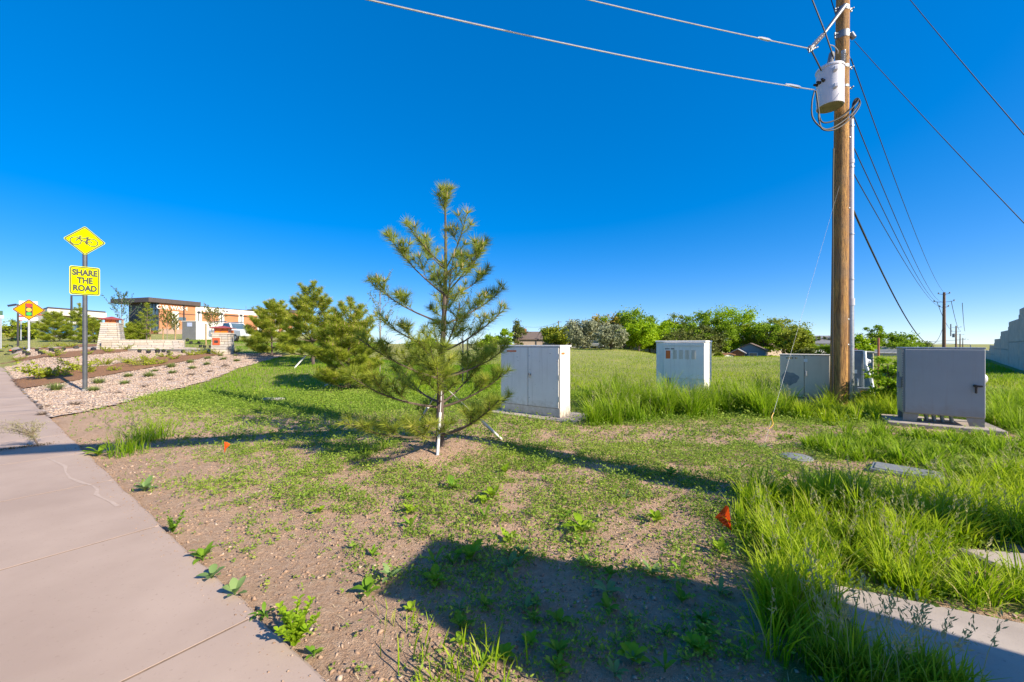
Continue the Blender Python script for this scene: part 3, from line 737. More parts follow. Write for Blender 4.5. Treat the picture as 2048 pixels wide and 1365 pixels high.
# ================================================================== WIRES
def sagline(a, b, sag, n=28):
    a = Vector(a); b = Vector(b); out = []
    for k in range(n+1):
        u = k/n; p = a.lerp(b, u); p.z -= 4*sag*u*(1-u); out.append(p)
    return out
def bez(pts, n=10):
    """smooth line through points"""
    pts = [Vector(p) for p in pts]; out = []
    for i in range(len(pts)-1):
        p0 = pts[max(i-1, 0)]; p1 = pts[i]; p2 = pts[i+1]; p3 = pts[min(i+2, len(pts)-1)]
        for k in range(n):
            u = k/n
            out.append(0.5*((2*p1)+(p2-p0)*u+(2*p0-5*p1+4*p2-p3)*u*u+(3*p1-p0-3*p2+p3)*u**3))
    out.append(pts[-1]); return out
def wire(label, pts, r, m, name='overhead_wire', group=None):
    return tag(MB().tube(pts, r, 6).build(name, m, None, True), label, 'wire', group)
lt = P(1628, 180, 8.95)                 # terminal left of the tank
# feeder from the tank terminals out over the pavement, up to the left
E1 = P(835, 0, 5.2); d1 = (E1-lt)
wire('bare silvery wire running from the transformer terminals over the pavement', sagline(lt, lt+d1*1.55, 0.16), 0.011, m_alu)
sp0 = lt+d1*0.05; sp1 = lt+d1*0.105
E2 = P(1240, 0, 7.2); d2 = E2-JN
wire('bare silvery wire running from the ceramic insulator on the pole', sagline(JN, JN+d2*3.0, 0.15), 0.011, m_alu)
for (a, dd, lb) in ((lt, d1, 'fat silvery splice sleeve on the wire from the transformer terminals'), (JN, d2, 'fat silvery splice sleeve on the wire from the ceramic insulator')):
    q = [a+dd*u for u in ((0.055, 0.065, 0.10, 0.118) if dd is d1 else (0.24, 0.26, 0.30, 0.32))]
    for v in q: v.z -= 4*0.16*0.03 if dd is d1 else 4*0.15*0.09*0.91*0.9
    tag(MB().tube(q, [0.012, 0.03, 0.026, 0.012], 8).build('wire_splice', m_alu, None, True), lb, 'wire splice')
J2 = P(1652, 0, 8.95)
wire('dark jumper wire hanging from above down to the transformer lid', [P(1622, -6, 8.9), P(1650, 65, 8.95), P(1668, 118, 9.05)], 0.014, m_cable)
wire('dark jumper wire from the ceramic insulator down to the transformer', [JN, P(1632, 120, 8.9), P(1643, 142, 9.0)], 0.016, m_cable)
wire('thin wire looping to the small box on top of the transformer', bez([P(1659, 90, 9.0), P(1668, 93, 9.02), P(1676, 102, 9.05), P(1675, 108, 9.08)], 5), 0.010, m_alu)
wire('dark wire crossing behind the top of the wooden pole', [P(1661, -4, 9.5), P(1672, 32, 9.48), P(1700, 118, 9.5)], 0.010, m_cable)
lp = [(P(1629, 182, 8.95), P(1624, 205, 8.93), P(1625, 235, 8.92), P(1642, 255, 8.92), P(1660, 258, 8.95), P(1690, 240, 9.02), P(1710, 220, 9.1), P(1719, 205, 9.18), P(1714, 197, 9.22), P(1706, 208, 9.24), P(1703, 245, 9.25)),
      (P(1632, 182, 8.93), P(1636, 210, 8.92), P(1640, 238, 8.93), P(1650, 246, 8.95), P(1672, 240, 9.0), P(1695, 225, 9.08), P(1713, 206, 9.16), P(1717, 198, 9.2), P(1709, 205, 9.23), P(1705, 245, 9.26)),
      (P(1637, 224, 8.93), P(1638, 240, 8.92), P(1645, 259, 8.92), P(1668, 260, 8.95), P(1694, 244, 9.02), P(1712, 224, 9.1), P(1720, 208, 9.16), P(1716, 199, 9.2), P(1707, 214, 9.23), P(1700, 245, 9.24))]
for k, l in enumerate(lp):
    wire('thick black service cable looping from the transformer into the conduit top', bez(l, 6), 0.017, m_cable, 'service_cable', 'service cables looping into the conduit')
# line of poles going away to the right
def far_pole(px, py_top, Zd, lab, arms):
    base = P(px, HOR, Zd); zb = float(terr(base.x, base.y)); ht = zpx(py_top, Zd)-zb
    t = thing('utility_pole', lab, 'utility pole', (base.x, base.y, zb))
    MB().tube([(0, 0, -0.3), (0, 0, ht*0.5), (0.02, 0, ht)], [0.20, 0.17, 0.13], 12).build('shaft', m_wood2, t, True)
    ax = Vector((0.805, -0.593, 0))
    for (z, w) in arms:
        for s in (-1, 1):
            MB().tube([(0, 0, ht-z), tuple(ax*s*w)[:2]+(ht-z+0.12,)], 0.03, 6).build('bracket', m_steel, t)
            q = ax*s*w; MB().lathe([(0.05, 0), (0.09, 0.05), (0.05, 0.1), (0.09, 0.15), (0.04, 0.2)], 10, Matrix.Translation((q.x, q.y, ht-z+0.1))).build('insulator', m_steel, t)
    return t, Vector((base.x, base.y, zb+ht))
fp, FT = far_pole(1888, 585, 52, 'brown wooden power pole standing behind the large grey cabinet', [(0.3, 0.5), (1.3, 0.9), (2.0, 0.4)])
MB().tube([(0.5, -0.35, 3.6-1.2), (0.5, -0.35, 5.2-1.2)], 0.06, 8).build('riser', m_steel, fp)
fp2, FT2 = far_pole(1912, 652, 105, 'brown wooden power pole farther along the line, with a small transformer', [(0.5, 0.9), (1.6, 0.8)])
MB().lathe([(0.3, 0), (0.3, 0.9), (0.1, 1.0)], 14, Matrix.Translation((-0.6, 0, 4.0))).build('transformer', m_steel, fp2, True)
fp3, FT3 = far_pole(1920, 668, 150, 'small distant power pole with short cross arm near end of line', [(0.4, 1.0)])
fp4, FT4 = far_pole(1925.5, 676, 190, 'farthest tiny power pole at the end of the line', [(0.4, 1.0)])
# spans from the near pole
spans = [((1702, 118, 9.5), (1889, 586), 0.9, 'thin dark line wire running highest from pole to pole'),
         ((1706, 230, 9.5), (1884, 604), 1.1, 'dark line wire passing just behind the cable loops'),
         ((1700, 280, 9.45), (1880, 606), 1.0, 'dark line wire emerging beside the upper conduit'),
         ((1700, 335, 9.45), (1879, 613), 0.7, 'dark line wire leaving the pole at the conduit strap'),
         ((1697, 400, 9.45), (1884, 660), 2.6, 'thick sagging black telephone cable hanging lowest between the poles')]
for (a, bpx, sag, lab) in spans:
    A = P(a[0], a[1], a[2]); B = P(bpx[0], bpx[1], 52)
    wire(lab, sagline(A, B, sag, 40), 0.011 if sag < 2 else 0.022, m_cable)
A = P(1709, 83, 9.2); B = P(2048, 436, 5.6)
wire('thin dark wire slanting from the upper pole clevis down past the wall', sagline(A, A+(B-A)*1.6, 0.08, 30), 0.0055, m_cable)
A = P(1830, 0, 7.5); B = P(2048, 256, 5.4); dd = B-A
wire('thin dark wire crossing the sky clear of the pole', sagline(A-dd*1.2, B+dd*0.8, 0.12, 30), 0.0055, m_cable)
for (dx, sg) in ((-1, 0.9), (1, 0.8), (2.5, 1.0)):
    o_ = Vector((0.5*dx, -0.4*dx, -1.0-0.2*abs(dx)))
    wire('dark line wire strung between the two far power poles', sagline(FT+o_, FT2+o_, sg, 20), 0.03, m_cable, group='wires between the far power poles')
# guy wire to the ground
gA = G(1529, 888); gB = P(1679, 372, 9.13)
wire('thin steel guy wire slanting from the wooden pole to the grass', [gA, gA.lerp(gB, 0.5), gB], 0.002, m_steel, 'guy_wire')
g0 = gA.lerp(gB, 0.04); g1 = gA.lerp(gB, 0.085)
tag(MB().tube(bez([g0, g0.lerp(g1, 0.3)+Vector((0.03, -0.02, 0)), g0.lerp(g1, 0.7)+Vector((-0.01, 0, 0)), g1], 5), 0.006, 6).build('guy_marker', m_yellow, None, True), 'yellow plastic tie wrapped low round the guy wire', 'marker')

# ================================================================== SIGNS
m_fluo = mat('fluorescent_sign_yellow', (0.64, 0.68, 0.0), (0.60, 0.64, 0.0), 3, 0.75, spec=0.03)
m_amber = mat('amber_sign_yellow', (0.66, 0.29, 0.0), (0.62, 0.27, 0.0), 3, 0.75, spec=0.03)
m_ink = mat('black_sign_ink', (0.018, 0.017, 0.012), (0.025, 0.024, 0.018), 9, 0.5)
m_post = mat('dark_steel_post', (0.13, 0.135, 0.145), (0.09, 0.095, 0.10), 4, 0.45, 0.4)
m_postl = mat('light_steel_post', (0.50, 0.51, 0.53), (0.42, 0.43, 0.45), 5, 0.45, 0.4)
def rsq(w, h, r, n=6):
    out = []
    for (cx, cz, a0) in ((w/2-r, h/2-r, 0), (-w/2+r, h/2-r, 90), (-w/2+r, -h/2+r, 180), (w/2-r, -h/2+r, 270)):
        for k in range(n+1):
            a = R(a0+90*k/n); out.append((cx+r*math.cos(a), cz+r*math.sin(a)))
    return out
def face_cam(q): return -math.atan2(q.x, q.y)
def circ(cx, cz, r, n=28): return [(cx+r*math.cos(2*math.pi*k/n), cz+r*math.sin(2*math.pi*k/n)) for k in range(n)]
def diamond(side): 
    c, s = math.cos(R(45)), math.sin(R(45)); return [(x*c-z*s, x*s+z*c) for x, z in rsq(side, side, side*0.07)], [(x*c-z*s, x*s+z*c) for x, z in rsq(side*0.93, side*0.93, side*0.05)]
# bicycle sign
B = G(170, 785); S = FPX/B.y
t = thing('bicycle_sign', 'tall post with fluorescent bicycle diamond above share the road plaque', 'road sign', B, face_cam(B))
def zs(py): return CAM_H-(py-HOR)/S-B.z
MB().tube([(0, 0.03, -0.2), (0, 0.03, zs(462))], 0.058, 16).build('post', m_post, t, True)
MB().tube([(0, 0.03, -0.1), (0, 0.03, 0.10)], 0.072, 16).build('post_sleeve', m_conc, t, True)
pl, bd = diamond(0.66)
zc = zs(482.5); mt = Matrix.Translation((0, 0, zc))
pa = MB().prism(pl, -0.040, -0.034, mt).build('diamond_plate', m_fluo, t)
MB().ribbon(bd, 0.026, -0.046, True, mt).build('border', m_ink, pa)
k = 1.0; mb = MB()
wl_, wr_ = (-0.20, -0.035), (0.165, -0.035)
mb.ribbon(circ(*wl_, 0.118), 0.026, -0.046, True, mt); mb.ribbon(circ(*wr_, 0.118), 0.026, -0.046, True, mt)
for ln_ in ([wl_, (-0.112, 0.085), (-0.105, 0.125), (-0.145, 0.128)], [(-0.105, 0.125), (-0.07, 0.135)], [(-0.117, 0.07), (0.055, 0.085)], [(-0.13, 0.04), (0.015, -0.045)], [(0.015, -0.045), (0.065, 0.11)], [(0.03, 0.112), (0.105, 0.115)],
            [(0.015, -0.045), wr_, (0.055, 0.08)], [(0.015, -0.045), (0.03, -0.1)], [(0.015, -0.1), (0.05, -0.1)]):
    mb.ribbon(ln_, 0.028, -0.047, False, mt)
mb.build('bicycle_symbol', m_ink, pa)
zc = zs(562.5); mt = Matrix.Translation((0, 0, zc)); w_, h_ = 0.665, 0.90
pa = MB().prism(rsq(w_, h_, 0.06), -0.040, -0.034, mt).build('plaque', m_fluo, t)
MB().ribbon(rsq(w_-0.06, h_-0.06, 0.05), 0.026, -0.046, True, mt).build('border', m_ink, pa)
for s, z in (('SHARE', 0.245), ('THE', 0.0), ('ROAD', -0.245)):
    text('lettering', s, 0.25, m_ink, pa, 0, -0.046, zc+z, extrude=0.001, sx=0.74 if s != 'THE' else 0.74, bold=0.013)
for z in (zs(458), zs(509), zs(541), zs(585)): MB().lathe([(0.012, 0), (0.012, 0.006), (0.005, 0.01)], 8, Matrix.Translation((0, -0.040, z)) @ Matrix.Rotation(R(90), 4, 'X')).build('bolt', m_galv, t)
# signal ahead sign
B = G(58, 702); S = FPX/B.y
t = thing('signal_ahead_sign', 'amber diamond sign with red, yellow and green signal symbol', 'road sign', B, face_cam(B))
MB().tube([(0, 0.04, -0.2), (0, 0.04, zs(606))], 0.055, 14).build('post', m_postl, t, True)
MB().lathe([(0.13, -0.05), (0.13, 0.05), (0.075, 0.12)], 14, Matrix.Translation((0, 0.04, 0))).build('post_base', m_postl, t, True)
dg = 40.4/S; pl, bd = diamond(dg/math.sqrt(2)*1.055)
mt = Matrix.Translation((0, 0, zs(620)))
pa = MB().prism(pl, -0.030, -0.022, mt).build('diamond_plate', m_amber, t)
MB().ribbon(bd, 0.035*dg, -0.036, True, mt).build('border', m_ink, pa)
MB().prism([(x, z) for x, z in rsq(0.235*dg, 0.62*dg, 0.01)], -0.040, -0.031, mt).build('signal_symbol', m_ink, pa)
for z, cc, nm in ((0.205, (0.75, 0.015, 0.01), 'red_disc'), (0.0, (0.85, 0.42, 0.02), 'amber_disc'), (-0.205, (0.02, 0.36, 0.06), 'green_disc')):
    MB().prism(circ(0, z*dg, 0.088*dg, 20), -0.048, -0.041, mt).build(nm, mat(nm, cc, tuple(v*0.95 for v in cc), 3, 0.35), pa)

# ================================================================== FLAGS AND LIDS
m_flag = leaf('orange_flag_plastic', (0.85, 0.10, 0.01), (0.85, 0.10, 0.01), 0.3)
def flag(px, py_base, pts, lab, r=0.0022):
    B = G(px, py_base); S = FPX/B.y
    t = thing('marker_flag', lab, 'flag', B, face_cam(B)); c_ = math.cos(math.atan2(abs(B.x), B.y))
    top = max(p[1] for p in pts)
    MB().tube([(0, 0, -0.03), (pts[0][0]*0.5/S, 0, top/S)], r, 6).build('wire_stake', m_steel, t)
    mb = MB(); q = [(x/S*c_, -0.006+0.003*math.sin(i*2.1), z/S) for i, (x, z) in enumerate(pts)]
    cxx = sum(p[0] for p in q)/len(q); czz = sum(p[2] for p in q)/len(q)
    n = len(q); vs = q+[(cxx, -0.014, czz)]
    mb.add(vs, [(i, (i+1) % n, n) for i in range(n)])
    f = mb.build('flag', m_flag, t)
    so = f.modifiers.new('thickness', 'SOLIDIFY'); so.thickness = 0.0012
    return t, S
t, S = flag(1459, 1072, [(4, 12), (1, 40), (-2, 58), (-8, 60), (-18, 46), (-30, 32), (-14, 22)], 'orange marker flag with faint print at the edge of tall grass')
for k in range(4):
    MB().box(((-12+1.5*k)/S, -0.017, (42-6.2*k)/S), ((11+3*(k % 2))/S, 0.0015, 1.8/S), rot=(0, R(-38), 0)).build('faint_print', mat('faded_print', (0.35, 0.04, 0.01), (0.45, 0.05, 0.01), 30, 0.6), t)
flag(449, 912, [(0, 5), (3, 14), (12, 22), (4, 27), (0, 28)], 'small orange marker flag in sparse weeds near the pavement')
flag(21, 704, [(-2, 0), (2, 0), (2.5, 4), (-2.2, 4)], 'tiny orange marker flag on the lawn behind the sign')
m_lid = mat('grey_lid', (0.23, 0.235, 0.235), (0.18, 0.185, 0.185), 20, 0.6, bump=0.6, bscale=130, bdist=0.004)
B = G(1592, 917)
t = thing('valve_lid', 'round grey utility lid lying flat in the weeds', 'utility lid', (B.x, B.y, gz(B.x, B.y)+0.012))
MB().lathe([(0.195, -0.05), (0.195, 0.015), (0.19, 0.02)], 30).build('frame', m_lid, t, True)
MB().lathe([(0.165, 0.012), (0.165, 0.027), (0.16, 0.03), (0.02, 0.031)], 30).build('cover', m_lid, t, True)
B = G(1812, 950)
t = thing('meter_box_lid', 'rectangular grey meter box lid half hidden by grass', 'utility lid', (B.x, B.y, gz(B.x, B.y)+0.02), ROTC-R(10))
MB().box((0, 0, -0.03), (0.62, 0.40, 0.10), 0.01).build('frame', m_lid, t)
MB().box((0, 0, 0.022), (0.55, 0.33, 0.02), 0.006).build('cover', m_lid, t)
MB().box((0.2, 0, 0.034), (0.06, 0.03, 0.006)).build('lifting_hole', m_seam, t)

# ================================================================== TRAFFIC SIGNAL POLE (outside the picture, throws the long bands of shade)
sd = np.array([math.sin(R(SUN_AZ)), math.cos(R(SUN_AZ))])
jn = G(800, 858); j2 = G(40, 906)
Hm = 6.0; L_ = Hm/math.tan(R(SUN_EL))
base = np.array([jn.x, jn.y])+sd*L_
t = thing('signal_pole', 'tall galvanised signal pole with long mast arm above the sidewalk', 'signal pole', (base[0], base[1], 0))
MB().tube([(0, 0, -0.1), (0, 0, 6), (0, 0, 11.6)], [0.27, 0.23, 0.18], 20).build('shaft', m_galv, t, True)
MB().box((0, 0, 0.03), (0.6, 0.6, 0.06), 0.01).build('base_plate', m_galv, t)
dv = Vector((j2.x-jn.x, j2.y-jn.y, 0)); dv.normalize()
MB().tube([(0, 0, Hm-0.1), tuple(dv*4+Vector((0, 0, Hm))), tuple(dv*11+Vector((0, 0, Hm+0.25)))], [0.21, 0.19, 0.14], 14).build('mast_arm', m_galv, t, True)
MB().box(tuple(dv*7.4+Vector((0, 0, Hm+0.1))), (0.36, 0.3, 1.1), 0.03, rot=(0, 0, math.atan2(dv.y, dv.x))).build('signal_head', m_black, t)
# ================================================================== PLANT BUILDERS
m_bark = mat('pine_bark', (0.135, 0.10, 0.085), (0.085, 0.062, 0.052), 14, 0.95, bump=1.0, bscale=50, bdist=0.012, stretch=(1, 1, 0.35))
m_barkl = mat('pale_bark', (0.30, 0.25, 0.20), (0.20, 0.165, 0.13), 8, 0.9, bump=0.5, bscale=50, stretch=(1, 1, 0.4))
m_twig = mat('pine_twig', (0.17, 0.12, 0.08), (0.11, 0.08, 0.055), 20, 0.9)
m_needle = leaf('pine_needles', (0.17, 0.24, 0.03), (0.48, 0.52, 0.06), 0.5, c3=(0.60, 0.55, 0.14))
m_needle2 = leaf('pine_needles_far', (0.20, 0.28, 0.025), (0.50, 0.54, 0.05), 0.5, c3=(0.55, 0.48, 0.14))
m_candle = leaf('pine_candle', (0.42, 0.30, 0.16), (0.50, 0.36, 0.20), 0.1)
m_stake = mat('white_stake', (0.66, 0.65, 0.63), (0.56, 0.55, 0.52), 9, 0.6)

def rot_about(v, ax, an): return Matrix.Rotation(an, 3, ax) @ v
def needles(lines, L, w, per_m, rg, spread=(35, 70)):
    """needle triangles round each shoot (list of polylines of Vectors)"""
    B = []; A = []; rn = []
    for ln, dens in lines:
        tone = rg.uniform(0, 0.75)
        for i in range(len(ln)-1):
            a, c = ln[i], ln[i+1]; seg = c-a; l = seg.length
            n = max(1, int(l*per_m*dens))
            t = seg/l
            for k in range(n):
                u = rg.random(); B.append(a+seg*u); A.append(t); rn.append(tone)
        # tuft at the end
        n = int(per_m*0.10*dens)
        for k in range(n): B.append(ln[-1]-t*0.015*rg.random()); A.append(t); rn.append(tone+0.12)
    B = np.array([tuple(b) for b in B]); A = np.array([tuple(a) for a in A]); N = len(B)
    rv = rg.normal(size=(N, 3)); rv -= A*(rv*A).sum(1)[:, None]; rv /= np.linalg.norm(rv, axis=1)[:, None]+1e-9
    an = np.radians(rg.uniform(spread[0], spread[1], N))
    d = A*np.cos(an)[:, None]+rv*np.sin(an)[:, None]; d[:, 2] += 0.12
    sd_ = np.cross(d, rg.normal(size=(N, 3))); sd_ /= np.linalg.norm(sd_, axis=1)[:, None]+1e-9
    ll = L*rg.uniform(0.7, 1.1, N)[:, None]
    V = np.stack([B-sd_*w/2, B+sd_*w/2, B+d*ll], 1).reshape(-1, 3)
    F = np.arange(3*N).reshape(-1, 3)
    r = np.clip(np.repeat(np.array(rn)+rg.uniform(-0.15, 0.25, N), 3), 0, 1)
    return V, F, r
def pine(name, label, base, H, cr, seed, wh=8, per=5, L=0.13, w=0.006, dens=420, low=0.10, nmat=None, group=None, sub=6, cat='pine tree', trunk_r=0.055, lean=0.0, candle=True, power=0.8, top_w=0.80):
    rg = np.random.default_rng(seed); rd = random.Random(seed)
    t = thing(name, label, cat, base, 0, group)
    tp = []
    for k in range(14):
        u = k/13; tp.append(Vector((lean*u+0.03*math.sin(u*5+seed), 0.02*math.sin(u*7+seed), -0.15+u*(H*0.955+0.15))))
    def trunk(u):
        f = min(max(u, 0), 1)*13; i = min(int(f), 12); return tp[i].lerp(tp[i+1], f-i)
    MB().tube(tp, [max(0.010, trunk_r*(1-0.86*k/13)) for k in range(14)], 9).build('trunk', m_bark, t, True)
    br = MB(); lines = []; ends = []
    lines.append(([trunk(top_w+0.03), trunk((top_w+0.93)/2)], 0.35)); lines.append(([trunk(0.90), trunk(0.95), trunk(1.0)], 0.9))
    for wi in range(wh):
        hu = low+(top_w-low)*(wi/(wh-1))**0.95
        nb = per+rd.choice((-1, 0, 0, 1)) if hu < 0.8 else max(3, per-1)
        a0 = rd.uniform(0, 6.28)
        for bi in range(nb):
            az = a0+6.283*bi/nb+rd.uniform(-0.3, 0.3)
            f = (hu-low)/(1-low)
            Lb = cr*((1-f)**power)*rd.uniform(0.8, 1.12)*(1 if hu > 0.16 else 0.85)+0.12
            el = R(4+40*f**1.2+rd.uniform(-8, 8))
            p = trunk(hu+rd.uniform(-0.012, 0.012)).copy(); d = Vector((math.cos(az)*math.cos(el), math.sin(az)*math.cos(el), math.sin(el)))
            pts = [p.copy()]; ns = 6
            for k in range(ns):
                d = (d+Vector((rd.uniform(-.06, .06), rd.uniform(-.06, .06), 0.075+0.05*k/ns))).normalized()
                p = p+d*Lb/ns; pts.append(p.copy())
            r0 = max(0.007, trunk_r*0.34*(1-0.6*f))
            br.tube(pts, [r0*(1-0.75*k/ns) for k in range(ns+1)], 5, caps=False)
            lines.append((pts[3:], 0.9)); ends.append((pts[-1], (pts[-1]-pts[-2]).normalized()))
            for k in range(sub):
                u = 0.28+0.66*(k+rd.random()*0.6)/sub
                i = min(int(u*ns), ns-1); q = pts[i].lerp(pts[i+1], u*ns-i)
                ax = (pts[i+1]-pts[i]).normalized()
                side = ax.cross(Vector((0, 0, 1))).normalized()*(1 if k % 2 else -1)
                dd = (ax*0.75+side*rd.uniform(0.45, 0.85)+Vector((0, 0, rd.uniform(0.0, 0.35)))).normalized()
                ls = Lb*(1-u*0.62)*rd.uniform(0.30, 0.46)
                sp = [q.copy()]
                for j in range(4):
                    dd = (dd+Vector((0, 0, 0.12))).normalized(); q = q+dd*ls/4; sp.append(q.copy())
                br.tube(sp, [r0*0.36, r0*0.3, r0*0.26, r0*0.22, r0*0.18], 4, caps=False)
                lines.append((sp[1:], 1.0)); ends.append((sp[-1], dd))
                if ls > 0.24:
                    for s2 in (-1, 1):
                        ax2 = (sp[3]-sp[2]).normalized(); sd2 = ax2.cross(Vector((0, 0, 1))).normalized()*s2
                        d3 = (ax2*0.7+sd2*0.7+Vector((0, 0, 0.2))).normalized(); q2 = sp[2].copy(); l3 = ls*0.42
                        s3 = [q2, q2+d3*l3*0.5, q2+d3*l3+Vector((0, 0, 0.02))]
                        br.tube(s3, [r0*0.2, r0*0.17, r0*0.14], 4, caps=False); lines.append((s3, 1.0)); ends.append((s3[-1], d3))
    for k in range(6):       # short shoots crowded round the leader
        az = 1.05*k+rd.uniform(-.3, .3); q = trunk(rd.uniform(0.90, 0.97)).copy(); dd = Vector((math.cos(az)*0.55, math.sin(az)*0.55, 0.83)); l3 = H*0.055*rd.uniform(0.7, 1.2)
        s3 = [q, q+dd*l3*0.5, q+(dd+Vector((0, 0, 0.3))).normalized()*l3]; br.tube(s3, [0.008, 0.006, 0.004], 4, caps=False); lines.append((s3, 1.2)); ends.append((s3[-1], dd))
    br.build('branches', m_twig, t, True)
    V, F, r = needles(lines, L, w, dens, rg)
    npmesh('crown', V, F, nmat or m_needle, t, rnd=r)
    if candle:
        mb = MB(); ends.append((trunk(1.0), Vector((0, 0, 1))))
        for (p, d) in ends:
            if p.z > H*0.45 and rd.random() < 0.8 or p.z > H*0.8:
                d = (d+Vector((0, 0, 1.2))).normalized(); l = rd.uniform(0.05, 0.10)
                mb.tube([p, p+d*l], [0.011, 0.004], 5)
        if mb.v: mb.build('candles', m_candle, t)['kind'] = 'stuff'
    return t
def leafquads(C, size, rg, aspect=0.55, up=0.0):
    C = np.asarray(C); N = len(C)
    d = rg.normal(size=(N, 3)); d[:, 2] = d[:, 2]*0.7+up; d /= np.linalg.norm(d, axis=1)[:, None]
    s = np.cross(d, rg.normal(size=(N, 3))); s /= np.linalg.norm(s, axis=1)[:, None]+1e-9
    sz = (size*rg.uniform(0.6, 1.25, N))[:, None] if np.isscalar(size) else (size*rg.uniform(0.6, 1.25, N))[:, None]
    V = np.stack([C-d*sz*0.5, C+s*sz*aspect*0.5, C+d*sz*0.5, C-s*sz*aspect*0.5], 1).reshape(-1, 3)
    return V, np.arange(4*N).reshape(-1, 4)
def tree(name, label, base, H, wd, seed, m, clumps=46, leaves=110, lsize=0.34, trunk=0.22, cat='tree', group=None, shape='round', bark=None, bare=0.0, low=0.22):
    """broad tree: tapered trunk, limbs reaching to leaf clumps spread through the crown"""
    rg = np.random.default_rng(seed); rd = random.Random(seed)
    t = thing(name, label, cat, base, 0, group)
    ch = H*(1-low); lim = MB()
    cen = []
    while len(cen) < clumps:
        p = rg.uniform(-1, 1, 3)
        q = np.linalg.norm(p)
        if q > 1 or q < 0.25: continue
        z = (p[2]+1)/2
        if shape == 'cone': k = 1.05-z
        elif shape == 'vase': k = 0.55+0.55*z
        else: k = 1.0-0.35*max(0, 0.35-z)
        s = 1+0.28*math.sin(3*math.atan2(p[1], p[0])+seed)*(0.4+z)
        cen.append((p[0]*wd/2*k*s, p[1]*wd/2*k*s, H*low+ch*(0.04+0.93*z)))
    cen = np.array(cen)
    if trunk > 0:
        MB().tube([(0, 0, -0.3), (0.03*H*math.sin(seed), 0, H*0.22), (0.03*H*math.cos(seed), 0, H*0.5), (0, 0, H*0.86)], [trunk, trunk*0.8, trunk*0.5, trunk*0.12], 8).build('trunk', bark or m_bark, t, True)
        for c in cen[:: 2]:
            z0 = min(c[2]*0.62, H*0.6); a = Vector((0, 0, z0*0.9)); b_ = Vector(c); mid = a.lerp(b_, 0.55)+Vector((0, 0, 0.05*H))
            lim.tube([a, mid, b_], [trunk*0.36, trunk*0.2, trunk*0.05], 5, caps=False)
        lim.build('limbs', bark or m_bark, t, True)
    C = []; rn = []
    for c in cen:
        rr = wd*rg.uniform(0.10, 0.24); n = int(leaves*rg.uniform(0.5, 1.3)*(1-bare))
        d = rg.normal(size=(n, 3)); d /= np.linalg.norm(d, axis=1)[:, None]
        d *= (rr*np.minimum(np.abs(rg.normal(0.45, 0.30, n)), 1.05))[:, None]; d[:, 2] *= 0.7
        C.append(c+d); tone = rg.uniform(0.1, 0.7); rn.append(np.full(n, tone)+rg.uniform(-0.25, 0.35, n))
    C = np.concatenate(C); V, F = leafquads(C, lsize, rg, 0.62)
    npmesh('crown', V, F, m, t, rnd=np.repeat(np.clip(np.concatenate(rn), 0, 1), 4))
    return t
def sapling(name, label, base, H, wd, seed, m, nbr=16, leaves=900, lsize=0.06, group=None, bark=None, first=0.3):
    rg = np.random.default_rng(seed); rd = random.Random(seed)
    t = thing(name, label, 'young tree', base, 0, group)
    MB().tube([(0, 0, -0.1), (0.02, 0, H*0.4), (0, 0.02, H*0.75), (0.02, 0, H)], [0.03, 0.024, 0.014, 0.005], 7).build('trunk', bark or m_barkl, t, True)
    mb = MB(); C = []
    for i in range(nbr):
        h = H*(first+(0.95-first)*i/nbr); az = i*2.4+rd.uniform(-.4, .4); l = wd*0.62*(1-0.62*((h/H-first)/(1-first)))*rd.uniform(0.7, 1.15)
        d = Vector((math.cos(az)*0.72, math.sin(az)*0.72, 0.72)); p = Vector((0, 0, h)); pts = [p.copy()]
        for k in range(5):
            d = (d+Vector((rd.uniform(-.12, .12), rd.uniform(-.12, .12), 0.10))).normalized(); p = p+d*l/5; pts.append(p.copy())
        mb.tube(pts, [0.011, 0.009, 0.007, 0.005, 0.004, 0.002], 4, caps=False)
        segs = [pts]
        for j in range(4):
            q = pts[1+j].copy(); d2 = (d+Vector((rd.uniform(-1, 1), rd.uniform(-1, 1), rd.uniform(0, .6)))).normalized(); l2 = l*rd.uniform(.25, .5)
            sp = [q, q+d2*l2*0.5, q+d2*l2+Vector((0, 0, .03))]; mb.tube(sp, [0.005, 0.003, 0.002], 4, caps=False); segs.append(sp)
        for sg in segs:
            n = int(leaves/nbr/5)
            for k in range(n):
                u = rd.uniform(0.25, 1)*(len(sg)-1); a = min(int(u), len(sg)-2); C.append(tuple(sg[a].lerp(sg[a+1], u-a)+Vector((rd.gauss(0, .025), rd.gauss(0, .025), rd.gauss(0, .025)))))
    mb.build('branches', bark or m_barkl, t, True)
    V, F = leafquads(np.array(C), lsize, rg, 0.6)
    npmesh('crown', V, F, m, t, rnd=np.repeat(rg.uniform(0, 1, len(C)), 4))
    return t
